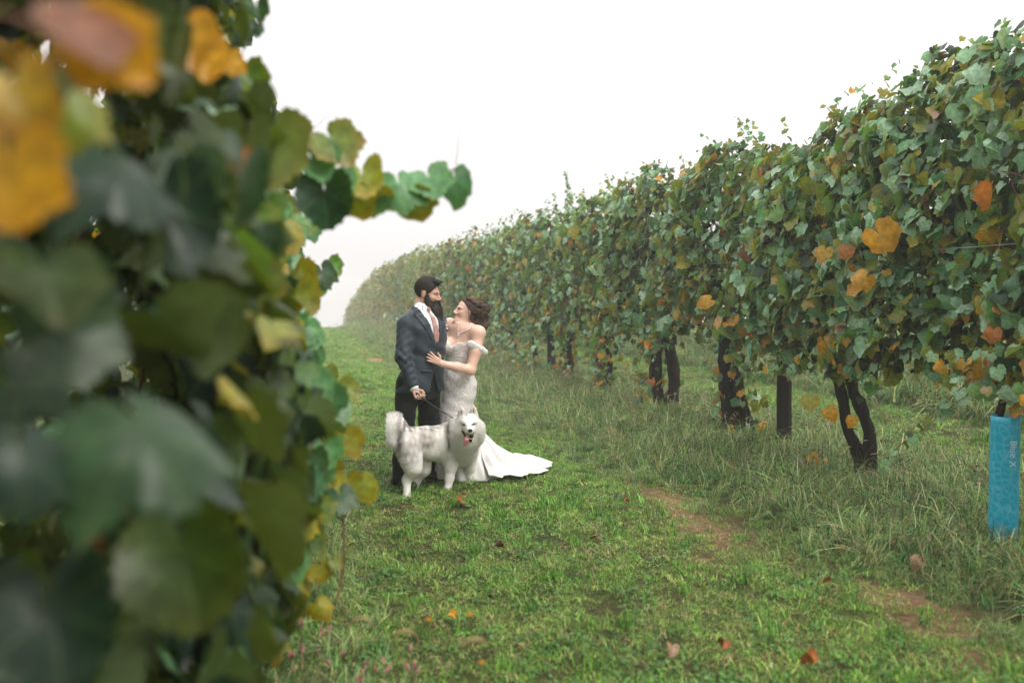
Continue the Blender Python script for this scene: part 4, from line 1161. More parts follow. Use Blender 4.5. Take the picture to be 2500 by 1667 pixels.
# ------------------------------------------------------------------ bodies: smooth-blended solids turned into one continuous surface
class Field:
    def __init__(s, xs, ys, zs):
        s.x, s.y, s.z = (np.asarray(a, np.float32) for a in (xs, ys, zs))
        s.D = np.full((len(s.x), len(s.y), len(s.z)), 1.0, np.float32)

    def sub(s, lo, hi):
        sl = []
        for a, l, h in zip((s.x, s.y, s.z), lo, hi):
            i0, i1 = np.searchsorted(a, l), np.searchsorted(a, h)
            if i1 <= i0: return None, None
            sl.append(slice(i0, i1))
        g = np.meshgrid(s.x[sl[0]], s.y[sl[1]], s.z[sl[2]], indexing='ij', sparse=True)
        return tuple(sl), g

    def put(s, sl, d, k, op):
        D = s.D[sl]
        if op == 'cut':
            d = -d
            h = np.maximum(k - np.abs(D - d), 0) / max(k, 1e-6)
            s.D[sl] = np.maximum(D, d) + h * h * k * .25
        else:
            h = np.maximum(k - np.abs(D - d), 0) / max(k, 1e-6)
            s.D[sl] = np.minimum(D, d) - h * h * k * .25

    def cone(s, a, b, ra, rb=None, k=.02, op='add', disp=None, sq=None):
        """round cone from a to b; sq = (axis vector, factor) flattens it along that axis"""
        rb = ra if rb is None else rb
        a, b = np.asarray(a, float), np.asarray(b, float)
        m = max(ra, rb) + k * 1.5 + .03
        sl, g = s.sub(np.minimum(a, b) - m, np.maximum(a, b) + m)
        if sl is None: return
        ab = b - a; L2 = ab @ ab + 1e-9
        px, py, pz = g[0] - a[0], g[1] - a[1], g[2] - a[2]
        t = np.clip((px * ab[0] + py * ab[1] + pz * ab[2]) / L2, 0, 1)
        qx, qy, qz = px - t * ab[0], py - t * ab[1], pz - t * ab[2]
        r2 = qx * qx + qy * qy + qz * qz
        if sq is not None:
            ax, f = np.asarray(sq[0], float), sq[1]
            ax = ax / np.linalg.norm(ax)
            c = qx * ax[0] + qy * ax[1] + qz * ax[2]
            r2 = r2 + c * c * (f * f - 1)
        d = np.sqrt(r2) - (ra + (rb - ra) * t)
        if disp is not None: d = d + disp(t, g)
        s.put(sl, d, k, op)

    def chain(s, pts, rs, k=.02, **kw):
        for i in range(len(pts) - 1): s.cone(pts[i], pts[i + 1], rs[i], rs[i + 1], k, **kw)

    def ell(s, c, r, M=None, k=.02, op='add'):
        c, r = np.asarray(c, float), np.asarray(r, float)
        m = r.max() + k * 1.5 + .03
        sl, g = s.sub(c - m, c + m)
        if sl is None: return
        p = [g[i] - c[i] for i in range(3)]
        if M is not None: p = [p[0] * M[0][i] + p[1] * M[1][i] + p[2] * M[2][i] for i in range(3)]   # columns of M = axes
        q = [p[i] / r[i] for i in range(3)]
        k0 = np.sqrt(q[0] ** 2 + q[1] ** 2 + q[2] ** 2) + 1e-6
        k1 = np.sqrt((q[0] / r[0]) ** 2 + (q[1] / r[1]) ** 2 + (q[2] / r[2]) ** 2) + 1e-6
        s.put(sl, k0 * (k0 - 1) / k1, k, op)

    def loft(s, sec, f, k=.02, op='add', disp=None, power=2.3):
        """stacked ovals: sec rows = z, cx, cy, half-width across, half-depth along the facing vector f"""
        sec = np.asarray(sorted(sec), float)
        z0, z1 = sec[0, 0], sec[-1, 0]
        m = sec[:, 3:5].max() + .1
        lo = (sec[:, 1].min() - m, sec[:, 2].min() - m, z0 - .06); hi = (sec[:, 1].max() + m, sec[:, 2].max() + m, z1 + .06)
        sl, g = s.sub(lo, hi)
        if sl is None: return
        z = g[2]
        zi = np.clip(z, z0, z1)
        e = np.linspace(z0, z1, 80)
        def ip(c):
            y = np.interp(e, sec[:, 0], sec[:, c]); y2 = np.convolve(np.pad(y, 3, 'edge'), np.ones(7) / 7, 'valid')
            return np.interp(zi, e, y2)
        cx, cy, a, b = (ip(c) for c in (1, 2, 3, 4))
        X, Y = g[0] - cx, g[1] - cy
        along = X * f[0] + Y * f[1]; acr = X * (-f[1]) + Y * f[0]
        q = (np.abs(acr / a) ** power + np.abs(along / b) ** power) ** (1 / power)
        d = (q - 1) * np.minimum(a, b)
        if disp is not None: d = d + disp(acr, along, z)
        d = np.maximum(d, np.abs(z - (z0 + z1) / 2) - (z1 - z0) / 2)
        s.put(sl, d, k, op)

    def surf(s):
        """surface nets"""
        S_ = s.D < 0
        nx, ny, nz = S_.shape
        c = np.zeros((nx - 1, ny - 1, nz - 1), np.int8)
        for a in (0, 1):
            for b in (0, 1):
                for d in (0, 1): c += S_[a:nx - 1 + a, b:ny - 1 + b, d:nz - 1 + d]
        act = (c > 0) & (c < 8)
        I = np.argwhere(act)
        idx = np.full(act.shape, -1, np.int64); idx[act] = np.arange(len(I))
        cor = {(a, b, d): s.D[I[:, 0] + a, I[:, 1] + b, I[:, 2] + d] for a in (0, 1) for b in (0, 1) for d in (0, 1)}
        acc = np.zeros((len(I), 3)); cnt = np.zeros(len(I))
        for p in cor:
            for ax in range(3):
                if p[ax]: continue
                p2 = tuple(1 if i == ax else p[i] for i in range(3))
                v0, v1 = cor[p], cor[p2]
                m = (v0 < 0) != (v1 < 0)
                t = np.where(m, v0 / np.where(m, v0 - v1, 1), 0)
                q = np.zeros((len(I), 3)) + np.asarray(p, float); q[:, ax] = t
                acc[m] += q[m]; cnt[m] += 1
        P = I + acc / cnt[:, None]
        V = np.stack([np.interp(P[:, k], np.arange(n), a) for k, (n, a) in enumerate(((nx, s.x), (ny, s.y), (nz, s.z)))], 1)
        F = []
        for ax in range(3):
            u, v = (ax + 1) % 3, (ax + 2) % 3
            lo = [slice(None)] * 3; hi = [slice(None)] * 3
            lo[ax] = slice(0, -1); hi[ax] = slice(1, None)
            ch = S_[tuple(lo)] != S_[tuple(hi)]
            E = np.argwhere(ch)
            ok = (E[:, u] > 0) & (E[:, v] > 0) & (E[:, u] < S_.shape[u] - 1) & (E[:, v] < S_.shape[v] - 1)
            E = E[ok]
            inside = S_[E[:, 0], E[:, 1], E[:, 2]]
            q = []
            for du, dv in ((-1, -1), (0, -1), (0, 0), (-1, 0)):
                K = E.copy(); K[:, u] += du; K[:, v] += dv
                q.append(idx[K[:, 0], K[:, 1], K[:, 2]])
            q = np.stack(q, 1)
            q[~inside] = q[~inside][:, ::-1]
            F.append(q)
        return V, np.vstack(F)


def axis(lo, hi, *fine):
    """grid line positions: (from, to, step) bands"""
    out = [np.arange(a, b, st) for a, b, st in fine]
    return np.unique(np.round(np.concatenate(out), 5))


def blur_colour(V, K): return K


def person_frame(d0, px, py_ground=None):
    """root on the ground, local x = to the right of the photograph, y = away from it"""
    p = ray(px, 833, d0)
    root = np.array([p[0], p[1], float(terrain(p[0], p[1]))])
    def loc(fx, fy, dy):
        w = ray(fx, fy, d0 + dy) - root
        return np.array([w @ RGT, w @ HOR, w[2]])
    return root, loc


def head(Fd, M, o, sc, female=False):
    """head solids in the head's own axes (x forward, y to its left, z up); M columns = those axes"""
    W = lambda x, y, z: o + M @ (np.array([x, y, z]) * sc)
    e = lambda c, r, k=.02, op='add': Fd.ell(W(*c), np.array(r) * sc, M, k, op)
    cn = lambda a, b, ra, rb, k=.02, op='add': Fd.cone(W(*a), W(*b), ra * sc, rb * sc, k, op)
    e((-.012, 0, .042), (.097, .077, .088), .02)
    e((.034, 0, -.022), (.06, .06, .082), .03)
    j = .9 if female else 1.0
    for sg in (-1, 1):
        cn((.0, sg * .05 * j, -.05), (.07, sg * .018, -.094), .024, .02, .03)
        cn((.058, sg * .037, -.024), (.052, sg * .04, -.035), .026, .022, .02)
        cn((.086, sg * .012, .022), (.078, sg * .045, .02), .010, .009, .014)
        e((.098, sg * .012, -.034), (.010, .0085, .008), .006)
        e((-.006, sg * .078, -.003), (.017, .0075, .029), .008)
        e((.004, sg * .088, .0), (.008, .004, .013), .004, 'cut')
        e((.096, sg * .032, .003), (.014, .017, .010), .012, 'cut')
    cn((.07, 0, -.09), (.082, 0, -.1), .024, .018 if female else .022, .025)
    cn((.09, 0, .012), (.113, 0, -.027), .008, .0115, .012)
    e((.094, 0, -.0585), (.010, .022, .0055), .006)
    e((.091, 0, -.0705), (.010, .019, .0065), .006)
    e((.103, 0, -.0645), (.006, .02, .0028), .004, 'cut')
    return W


def skin_colour(V, W_inv, female):
    base = np.array((.78, .5, .39)) if female else np.array((.6, .355, .26))
    K = np.tile(base, (len(V), 1))
    h = W_inv(V)
    def blend(m, c):
        m = np.clip(m, 0, 1)[:, None]
        K[:] = K * (1 - m) + np.asarray(c) * m
    g = lambda c, r: np.exp(-(((h - np.asarray(c)) / np.asarray(r)) ** 2).sum(1))
    for sg in (-1, 1):
        blend(.35 * g((.07, sg * .045, -.032), (.03, .025, .025)), (.62, .25, .19))
        blend(.35 * g((.0, sg * .08, 0), (.03, .02, .04)), (.6, .24, .18))
        blend(1.1 * g((.095, sg * .036, .026), (.03, .019, .0055)), (.05, .03, .022))          # brows
        blend(1.3 * g((.088, sg * .034, .007), (.02, .017, .004)), (.035, .022, .02))          # lash line
    blend(.3 * g((.11, 0, -.03), (.02, .02, .02)), (.62, .26, .2))
    blend(1.0 * g((.1, 0, -.059), (.02, .02, .0055)), (.5, .13, .12) if female else (.42, .17, .14))
    blend(1.0 * g((.1, 0, -.0715), (.02, .018, .006)), (.5, .14, .125) if female else (.42, .17, .14))
    blend(1.4 * g((.104, 0, -.0648), (.02, .02, .0045)), (.85, .8, .75))                      # smile
    return K


def axes_from(fwd, up=(0, 0, 1)):
    f = np.asarray(fwd, float); f /= np.linalg.norm(f)
    u = np.asarray(up, float); u = u - (u @ f) * f; u /= np.linalg.norm(u)
    return np.stack([f, np.cross(u, f), u], 1)


def part(name, Fd, m, parent, col=None):
    V, F = Fd.surf()
    me = mk_mesh(name, V, F, col=col(V) if col is not None else None)
    return obj(name, me, m, parent), V, F


def hand(Fd, wrist, palm, pdir, nrm, side, fing, k=.006, thumb=None, sc=1.0):
    """palm from wrist along pdir, four separate fingers given as lists of bend angles towards nrm (radians)"""
    pdir = np.asarray(pdir, float) / np.linalg.norm(pdir); nrm = np.asarray(nrm, float); nrm = nrm - (nrm @ pdir) * pdir; nrm /= np.linalg.norm(nrm)
    acr = np.cross(pdir, nrm) * side
    w = np.asarray(wrist, float)
    for j in range(4):
        o = (j - 1.5) * .0195 * sc
        Fd.cone(w + acr * o * .55, w + pdir * .085 * sc + acr * o, .0155 * sc, .0115 * sc, .012, sq=None)
    L = (.072, .08, .074, .058)
    for j in range(4):
        o = (j - 1.5) * .0195 * sc
        p = w + pdir * .085 * sc + acr * o
        a = 0.0; sp = fing[4] * (j - 1.5) if len(fing) > 4 else 0
        for q_, (frac, rr) in enumerate(((.45, .0095), (.3, .0085), (.25, .0075))):
            a += fing[j][q_]
            dr = (pdir * math.cos(a) + nrm * math.sin(a)) * math.cos(sp) + acr * math.sin(sp)
            p2 = p + dr * L[j] * frac * sc * 1.05
            Fd.cone(p, p2, rr * sc, (rr - .001) * sc, k)
            p = p2
    t = thumb or ((.5, -.75, .3), (.9, -.35, .6))
    p = w + pdir * .025 * sc - acr * .022 * sc
    for q_, (d3, l_, rr) in enumerate(((t[0], .045, .0125), (t[1], .04, .0095))):
        dr = pdir * d3[0] + acr * d3[1] + nrm * d3[2]; dr /= np.linalg.norm(dr)
        p2 = p + dr * l_ * sc
        Fd.cone(p, p2, rr * sc, rr * .85 * sc, .008)
        p = p2
    return w + pdir * .09 * sc + nrm * .02 * sc


def strands(name, V, F, n, length, flow, m, parent, seed, col=(1, 1, 1), lift=.4, jit=.18, w=.0009, mask=None, segs=1):
    q_ = np.random.default_rng(seed)
    a_, b_, c_ = V[F[:, 0]], V[F[:, 1]], V[F[:, 2]]
    N_ = np.cross(b_ - a_, c_ - a_); ar = np.linalg.norm(N_, axis=1); N_ /= ar[:, None] + 1e-12
    ce = (a_ + c_) / 2
    if mask is not None:
        ok = mask(ce); ce, N_, ar = ce[ok], N_[ok], ar[ok]
    f_ = q_.choice(len(ce), n, p=ar / ar.sum())
    P = ce[f_] + q_.normal(0, .0015, (n, 3)); N_ = N_[f_]
    fl = flow(P, N_) if callable(flow) else np.tile(np.asarray(flow, float), (n, 1))
    fl = fl - (fl * N_).sum(1)[:, None] * N_; fl /= np.linalg.norm(fl, axis=1)[:, None] + 1e-6
    dr = fl + N_ * lift + q_.normal(0, jit, (n, 3)); dr /= np.linalg.norm(dr, axis=1)[:, None]
    sd = np.cross(dr, N_); sd /= np.linalg.norm(sd, axis=1)[:, None] + 1e-6
    L_ = (length(P) if callable(length) else length) * q_.uniform(.6, 1.3, n)
    mid = P + dr * (L_ * .55)[:, None]; end = mid + (fl - N_ * lift * .5 + q_.normal(0, jit * .6, (n, 3))) * (L_ * .45)[:, None]
    Vf = np.stack([P + sd * w, P - sd * w, mid + sd * w * .8, mid - sd * w * .8, end], 1).reshape(-1, 3)
    b0 = np.arange(n)[:, None] * 5
    Ff = np.concatenate([b0 + np.array([[0, 1, 3]]), b0 + np.array([[0, 3, 2]]), b0 + np.array([[2, 3, 4]])])
    K = np.repeat((np.asarray(col(P)) if callable(col) else np.tile(np.asarray(col, float), (n, 1))) * q_.uniform(.55, 1.5, n)[:, None], 5, 0)
    o_ = obj(name, mk_mesh(name, Vf, Ff, col=np.clip(K, 0, .85), smooth=True), m, parent)
    o_['kind'] = 'stuff'
    return o_


M_FIBRE = mat('hair_fibre', tint=True, rough=.5, spec=.35)
M_SKIN = mat('skin', tint=True, rough=.48, spec=.4, sss=.12)
M_SUIT = mat('slate_wool', (.023, .035, .049), .6, .35, noise=.12, nscale=60, sheen=.2, bump=.1, bscale=300)
M_TROU = mat('charcoal_wool', (.006, .0075, .010), .7, .25, noise=.12, nscale=60, sheen=.05)
M_SHIRT = mat('white_shirt_cotton', (.74, .74, .74), .75, .3, bump=.08, bscale=250)
M_TIE2 = mat('dusty_rose_satin', (.42, .235, .205), .42, .5, noise=.1, nscale=90)
M_SHOE = mat('dark_leather', (.015, .012, .011), .3, .5, noise=.3, nscale=40)
M_HAIRD = mat('dark_brown_hair', (.02, .013, .010), .7, .2, noise=.3, nscale=120)
M_BEARD = mat('dark_beard_hair', (.012, .008, .006), .75, .2, noise=.3, nscale=130)
M_EYE = mat('eye_white', (.7, .68, .65), .2, .5)
M_IRIS = mat('iris', (.03, .02, .015), .1, .6)
M_BLACK = mat('black_plastic', (.01, .01, .011), .4, .5)

# ================================================================== the man in the suit
g_root, G_ = person_frame(8.5, 1026)
g = lambda u, v, dy: G_(880 + u / 4.356, 640 + v / 4.356, dy)              # crop coordinates of the photograph
h2 = lambda u, v, dy: G_(880 + u / 4.704, 960 + v / 4.704, dy)
groom = empty('person', g_root, -YAW)
tag(groom, 'bearded man in slate suit and rose tie, holding the leash and looking at the bride', 'person')
gf = np.array((math.cos(R(42)), -math.sin(R(42))))                         # facing of his chest
gs = np.array((-gf[1], gf[0]))                                             # towards his left
ghM = axes_from((math.cos(R(14)), -math.sin(R(14)), -.14))
gho = g(703, 338, 0.0) + np.array((0, .075, -.002))                        # midway between the ears
gsc = 1.06

B = Field(axis(0, 0, (-.33, .36, .006)), axis(0, 0, (-.42, .34, .006)), axis(0, 0, (-.02, .72, .014), (.72, .9, .0045), (.9, 1.42, .012), (1.42, 1.86, .0036)))
# torso, legs
tor = [(.80, -.005, .0, .16, .11), (.95, .0, .0, .165, .115), (1.1, .02, 0, .15, .1), (1.3, .035, 0, .17, .105), (1.42, .03, 0, .165, .09), (1.5, .015, .02, .08, .065)]
B.loft(tor, gf, .02)
neck0 = gho + ghM @ np.array((-.045, 0, -.08)); neckb = np.array((.012, .015, 1.44))
B.cone(neckb, neck0, .07, .058, .04)
gW = head(B, ghM, gho, gsc)
leg1 = [np.array((-.09, -.05, .9)), np.array((-.135, -.1, .5)), np.array((-.165, -.14, .09))]
leg2 = [np.array((.06, .06, .9)), np.array((.06, .14, .5)), np.array((.035, .22, .09))]
for lg in (leg1, leg2): B.chain(lg, (.085, .055, .04), .03)
# right arm (near) and left arm (round the bride's back)
sh1 = g(455, 640, -.1) + np.array((.02, 0, -.02)); el1 = g(455, 1010, -.2); wr1 = g(568, 1335, -.25)
B.chain([sh1, el1, wr1], (.055, .045, .03), .03)
sh2 = np.array((.13, .17, 1.4)); el2 = np.array((.17, .4, 1.13)); wr2 = np.array((.36, .44, 1.1))
B.chain([sh2, el2, wr2], (.055, .045, .03), .03)
hd = g(625, 1440, -.27)
grip = hand(B, wr1, None, hd - wr1, (.62, -.5, -.5), 1, [(.7, 1.2, .9), (.75, 1.25, .9), (.8, 1.3, .9), (.9, 1.3, .9)], thumb=((.7, -.4, .6), (.75, .3, .75)))
ginv = lambda V: (V - gho) @ ghM / gsc
body, _, _ = part('body', B, M_SKIN, groom, lambda V: skin_colour(V, ginv, False))
for sg in (-1, 1):
    e_ = Geo(); e_.ball((0, 0, 0), .0108 * gsc, 12)
    eo = obj('eye', e_.mesh('eye'), M_EYE, groom); eo.location = gW(.0755, sg * .033, .001)
    e_ = Geo(); e_.ball((0, 0, 0), (.0035, .0055, .0055), 8)
    io = obj('iris', e_.mesh('iris'), M_IRIS, eo); io.location = ghM @ np.array((.0112 * gsc, -sg * .002, -.0005))

# trousers
T_ = Field(axis(0, 0, (-.35, .3, .008)), axis(0, 0, (-.4, .42, .008)), axis(0, 0, (.02, 1.0, .011)))
fold = lambda t, gg: .004 * np.sin(gg[2] * 34 + gg[0] * 40) * np.clip(t * 1.4, 0, 1) + .0035 * np.sin(gg[2] * 61 - gg[1] * 50 + 2) * np.clip(t * 1.5 - .4, 0, 1)
T_.loft([(.74, -.015, .0, .185, .135), (.85, -.01, 0, .19, .14), (.98, .0, 0, .18, .13)], gf, .03)
T_.chain([leg1[0] - (.01, 0, .04), leg1[1], leg1[2] - (0, 0, .02)], (.105, .085, .066), .035, disp=fold)
T_.chain([leg2[0] - (0, 0, .04), leg2[1], leg2[2] - (0, 0, .02)], (.11, .088, .068), .035, disp=fold)
part('trousers', T_, M_TROU, groom)
for lg in (leg1, leg2):
    sg_ = Field(axis(0, 0, (lg[2][0] - .2, lg[2][0] + .25, .007)), axis(0, 0, (lg[2][1] - .3, lg[2][1] + .15, .007)), axis(0, 0, (-.03, .16, .007)))
    a_ = lg[2] * (1, 1, 0) + (0, 0, .042); f3 = np.array((gf[0], gf[1], 0))
    sg_.chain([a_ - f3 * .06, a_ + f3 * .06 - (0, 0, .004), a_ + f3 * .17 - (0, 0, .012)], (.042, .046, .034), .02)
    sg_.cone(a_ + (0, 0, .0), a_ + (0, 0, .06), .042, .045, .02)
    part('shoe', sg_, M_SHOE, groom)

# shirt: collar, chest panel, cuffs
Sh = Field(axis(0, 0, (-.3, .32, .0055)), axis(0, 0, (-.42, .22, .0055)), axis(0, 0, (.8, .96, .0055), (.96, 1.62, .0055)))
jk = [(.80, -.004, 0, .23, .17), (.9, .012, 0, .215, .155), (1.08, .036, 0, .185, .138), (1.2, .046, 0, .198, .14), (1.33, .046, 0, .208, .138), (1.42, .034, .0, .193, .118), (1.475, .02, .01, .15, .095), (1.52, .012, .015, .085, .075)]
shs = [(z, cx, cy, a * .9, b - .016) for z, cx, cy, a, b in jk if z > 1.0]
Sh.loft(shs, gf, .01)
cl0 = np.array((.012, .012, 1.475)); cl1 = neckb * .45 + neck0 * .55
Sh.cone(cl0, cl1, .077, .068, .012)
cut_n = (cl1 - cl0) / np.linalg.norm(cl1 - cl0)
for sg in (-1, 1):       # collar points
    q0 = cl0 + np.array((*(gf * .062 + gs * sg * .03), .055)); q1 = cl0 + np.array((*(gf * .098 + gs * sg * .062), -.03))
    Sh.cone(q0, q1, .02, .008, .008, sq=((gf[0], gf[1], .25), 2.4))
cu = wr1 + (el1 - wr1) / np.linalg.norm(el1 - wr1) * .02
Sh.cone(cu - (el1 - wr1) / np.linalg.norm(el1 - wr1) * .018, cu + (el1 - wr1) / np.linalg.norm(el1 - wr1) * .05, .040, .042, .006)
part('shirt', Sh, M_SHIRT, groom)

# tie
kn = cl0 + np.array((*(gf * .088), .022))
Ti = Field(axis(0, 0, (-.05, .35, .004)), axis(0, 0, (-.3, .1, .004)), axis(0, 0, (1.1, 1.56, .004)))
Ti.cone(kn + (0, 0, .006), kn - (0, 0, .03), .017, .011, .006, sq=((gf[0], gf[1], 0), 1.6))
def chest(z, l, up=0.0, jk=jk):
    J = np.asarray(sorted(jk)); cx, cy, a, b = (np.interp(z, J[:, 0], J[:, c]) for c in (1, 2, 3, 4))
    al = b * (1 - min(abs(l / a), .99) ** 2.3) ** (1 / 2.3)
    p = np.array((cx, cy)) + gf * (al + up) + gs * l
    return np.array((p[0], p[1], z))
tz = [kn - (0, 0, .028)] + [chest(z, .004, -.008) for z in (1.42, 1.35, 1.29, 1.245)]
Ti.chain(tz, (.013, .02, .026, .03, .03), .006, sq=((gf[0], gf[1], 0), 3.2))
part('tie', Ti, M_TIE2, groom)

# jacket
J_ = Field(axis(0, 0, (-.36, .4, .006)), axis(0, 0, (-.46, .5, .006)), axis(0, 0, (.78, 1.6, .006)))
def jwr(acr, along, z):
    f_ = np.clip(along / .1, 0, 1)
    pull = .0045 * np.sin((z - 1.13) * 75 + acr * 26) * np.exp(-((z - 1.12) / .12) ** 2) * np.clip(1.3 - np.abs(acr) / .16, 0, 1)
    return pull + .004 * np.sin(acr * 30 + z * 9) * np.clip((1.05 - z) * 4, 0, 1) + .003 * np.sin(z * 45 + acr * 30)
J_.loft(jk, gf, .012, disp=jwr)
J_.ell(sh1 + (.03, .02, .0), (.075, .07, .062), None, .06); J_.ell(sh2, (.075, .07, .062), None, .06)
def swr(t, gg):
    return (.0036 * np.sin(gg[2] * 58 + gg[0] * 75 + 1.6 * np.sin(gg[2] * 23)) * np.exp(-((t - 1) / .5) ** 2) + .003 * np.sin(gg[2] * 88 - gg[0] * 70 + gg[1] * 40) * (.3 + .7 * t))
def swr2(t, gg):
    return (.0036 * np.sin(gg[2] * 58 + gg[0] * 75 + 1.6 * np.sin(gg[2] * 23)) * np.exp(-((t) / .45) ** 2) + .003 * np.sin(gg[2] * 90 - gg[0] * 80 + gg[1] * 50))
cuf = wr1 + (el1 - wr1) * .1
J_.cone(sh1, el1, .075, .066, .035, disp=swr); J_.cone(el1, cuf, .066, .048, .03, disp=swr2)
J_.cone(sh2, el2, .075, .064, .035, disp=swr); J_.cone(el2, wr2 + (el2 - wr2) * .1, .062, .048, .03, disp=swr2)
# open front: V cut down to the button
def vcut(w0, ztop, zbot, off, deep):
    sl, gg = J_.sub((-.3, -.4, zbot - .02), (.4, .3, 1.62))
    X, Y, Z = gg
    cx, cy = .035, 0
    al = (X - cx) * gf[0] + (Y - cy) * gf[1]; ac = (X - cx) * gs[0] + (Y - cy) * gs[1]
    w = np.clip((Z - zbot) / (ztop - zbot), 0, 1.0) ** .85 * w0
    d = np.maximum(np.abs(ac - off) - w, deep - al)
    d = np.maximum(d, zbot - Z)
    J_.put(sl, d, .004, 'cut')
vcut(.088, 1.5, 1.185, .002, .0)
sl, gg = J_.sub((-.2, -.2, 1.44), (.2, .2, 1.62))     # neck opening
pc = [gg[i] - cl0[i] for i in range(3)]
tt = pc[0] * cut_n[0] + pc[1] * cut_n[1] + pc[2] * cut_n[2]
dd = np.sqrt(np.maximum(sum(p * p for p in pc) - tt * tt, 0)) - .083
J_.put(sl, np.maximum(dd, -.2 - tt), .006, 'cut')
sl, gg = J_.sub((-.3, -.4, .78), (.4, .4, .98))        # cutaway below the button
al = (gg[0] - .0) * gf[0] + gg[1] * gf[1]; ac = gg[0] * gs[0] + gg[1] * gs[1]
J_.put(sl, np.maximum(np.abs(ac - .01) - np.clip((.97 - gg[2]) * .35, 0, 1), .05 - al), .01, 'cut')
jo, jV, jF = part('jacket', J_, M_SUIT, groom)
for sg in (-1, 1):       # lapels: broad flat strips beside the V with a notch
    Lp = Field(axis(0, 0, (-.26, .36, .005)), axis(0, 0, (-.34, .26, .005)), axis(0, 0, (1.15, 1.62, .005)))
    wz = lambda z: .088 * np.clip((z - 1.185) / .315, 0, 1.0) ** .85
    for z0, z1, w0, w1 in ((1.19, 1.27, .008, .026), (1.27, 1.36, .026, .036), (1.36, 1.465, .036, .044)):
        a_ = chest(z0, sg * (wz(z0) + w0 * .95), .0); b_ = chest(z1, sg * (wz(z1) + w1 * .95), .0)
        Lp.cone(a_, b_, w0, w1, .008, sq=((gf[0] * .9, gf[1] * .9, .1), 4.5))
    a_ = chest(1.455, sg * (.105), -.004); b_ = cl0 + np.array((*(gs * sg * .083), .035))
    Lp.cone(a_, b_, .03, .024, .006, sq=((gf[0] * .7, gf[1] * .7, .6), 3.0))
    part('lapel', Lp, M_SUIT, groom)
pk = Geo()
a_ = chest(.985, -.135, .004); b_ = chest(.985, -.045, .004)
pk.tube([a_, (a_ + b_) / 2 + np.array((*(gf * .004), 0)), b_], .011, 6); obj('pocket_flap', pk.mesh('pocket_flap'), M_SUIT, groom)
bt = Geo(); bt.ball(chest(1.165, .012, .004), .008, 8); obj('button', bt.mesh('button'), M_BLACK, groom)
bo = Geo()
pb = chest(1.36, .15, .01)
for c_ in range(5): bo.ball(pb + rng.normal(0, .011, 3), .011, 6, (1, 1, 1))
obj('boutonniere', bo.mesh('boutonniere'), mat('blush_petals', (.7, .5, .48), .7, .3), groom)

# hair and beard
Hh = Field(axis(0, 0, (gho[0] - .16, gho[0] + .18, .0038)), axis(0, 0, (gho[1] - .16, gho[1] + .14, .0038)), axis(0, 0, (1.48, 1.86, .0038)))
qn = np.random.default_rng(4)
Hh.ell(gW(-.013, 0, .046), np.array((.102, .0815, .092)) * gsc, ghM, .01)
for k in range(60):
    a_, b_ = qn.uniform(-1, 1), qn.uniform(-1.1, 1.1)
    p = np.array((-.013 + .098 * math.cos(b_) * a_ * .95, .06 * math.sin(b_), .046 + .088 * math.sqrt(max(0, 1 - a_ * a_)) * math.cos(b_)))
    Hh.cone(gW(*p), gW(p[0] + .022, p[1] * 1.05, p[2] + .004), .009 * gsc, .005 * gsc, .006)
for k in range(9): Hh.cone(gW(.055, (k - 4) * .011, .112), gW(.088, (k - 4) * .0125, .106 + .012 * qn.random()), .012, .006, .008)
sl, gg = Hh.sub((-9, -9, -9), (9, 9, 9))
hx, hy, hzz = (sum((gg[i] - gho[i]) * ghM[i, j] for i in range(3)) / gsc for j in range(3))
zmin = np.where(hx > .03, -.01 + (hx - .03) * 1.75, np.where(hx > .012, -.05, np.where(hx > -.03, .034 - .0 * hx, -.055 - (hx + .03) * .15)))
zmin = np.where((hx > .03) & (hx < .047), -.05 + (hx - .03) * 3.2, zmin)
Hh.D = np.maximum(Hh.D, ((zmin - hzz) * gsc).astype(np.float32))
ho_, hV, hF = part('hair', Hh, M_HAIRD, groom)
hup = lambda P: (P - gho) @ ghM[:, 2] / gsc
strands('hair_fibres', hV, hF, 11000, lambda P: np.where(hup(P) > .085, .02, .011), lambda P, N_: ghM[:, 0] * np.clip(hup(P) * 9, .1, 1)[:, None] * .9 - np.array((0, 0, 1.0)) * np.clip(1 - hup(P) * 9, 0, 1)[:, None],
        M_FIBRE, groom, 5, (.03, .021, .016), .35, .2, .0008)

Bd = Field(axis(0, 0, (gho[0] - .08, gho[0] + .2, .0036)), axis(0, 0, (gho[1] - .14, gho[1] + .12, .0036)), axis(0, 0, (1.38, 1.68, .0036)))
for sg in (-1, 1):
    Bd.chain([gW(.024, sg * .069, -.005), gW(.028, sg * .065, -.04), gW(.045, sg * .052, -.078), gW(.075, sg * .026, -.105)], (.011, .021, .033, .038), .02)
    Bd.chain([gW(.103, sg * .004, -.0485), gW(.096, sg * .022, -.053), gW(.084, sg * .033, -.075)], (.0065, .0075, .012), .01)
tip = g(815, 585, .0) + np.array((0, .03, 0))
ch = gW(.07, 0, -.1)
Bd.cone(ch, ch * .5 + tip * .5, .056, .058, .03); Bd.cone(ch * .5 + tip * .5, tip + (0, 0, .02), .058, .028, .03)
Bd.cone(gW(.02, 0, -.085), g(730, 500, .06), .05, .04, .03)
for k in range(90):
    t_ = qn.uniform(.1, 1); o_ = qn.normal(0, 1, 3); o_[2] = 0; o_ /= np.linalg.norm(o_)
    p = ch * (1 - t_) + tip * t_ + o_ * (.05 - .028 * max(0, t_ - .4))
    Bd.cone(p, p + (tip - ch) * .16 + o_ * .003, .0065, .0025, .006)
Bd.ell(gW(.107, 0, -.0655), np.array((.02, .021, .0105)) * gsc, ghM, .005, 'cut')
bo_, bV, bF = part('beard', Bd, M_BEARD, groom)
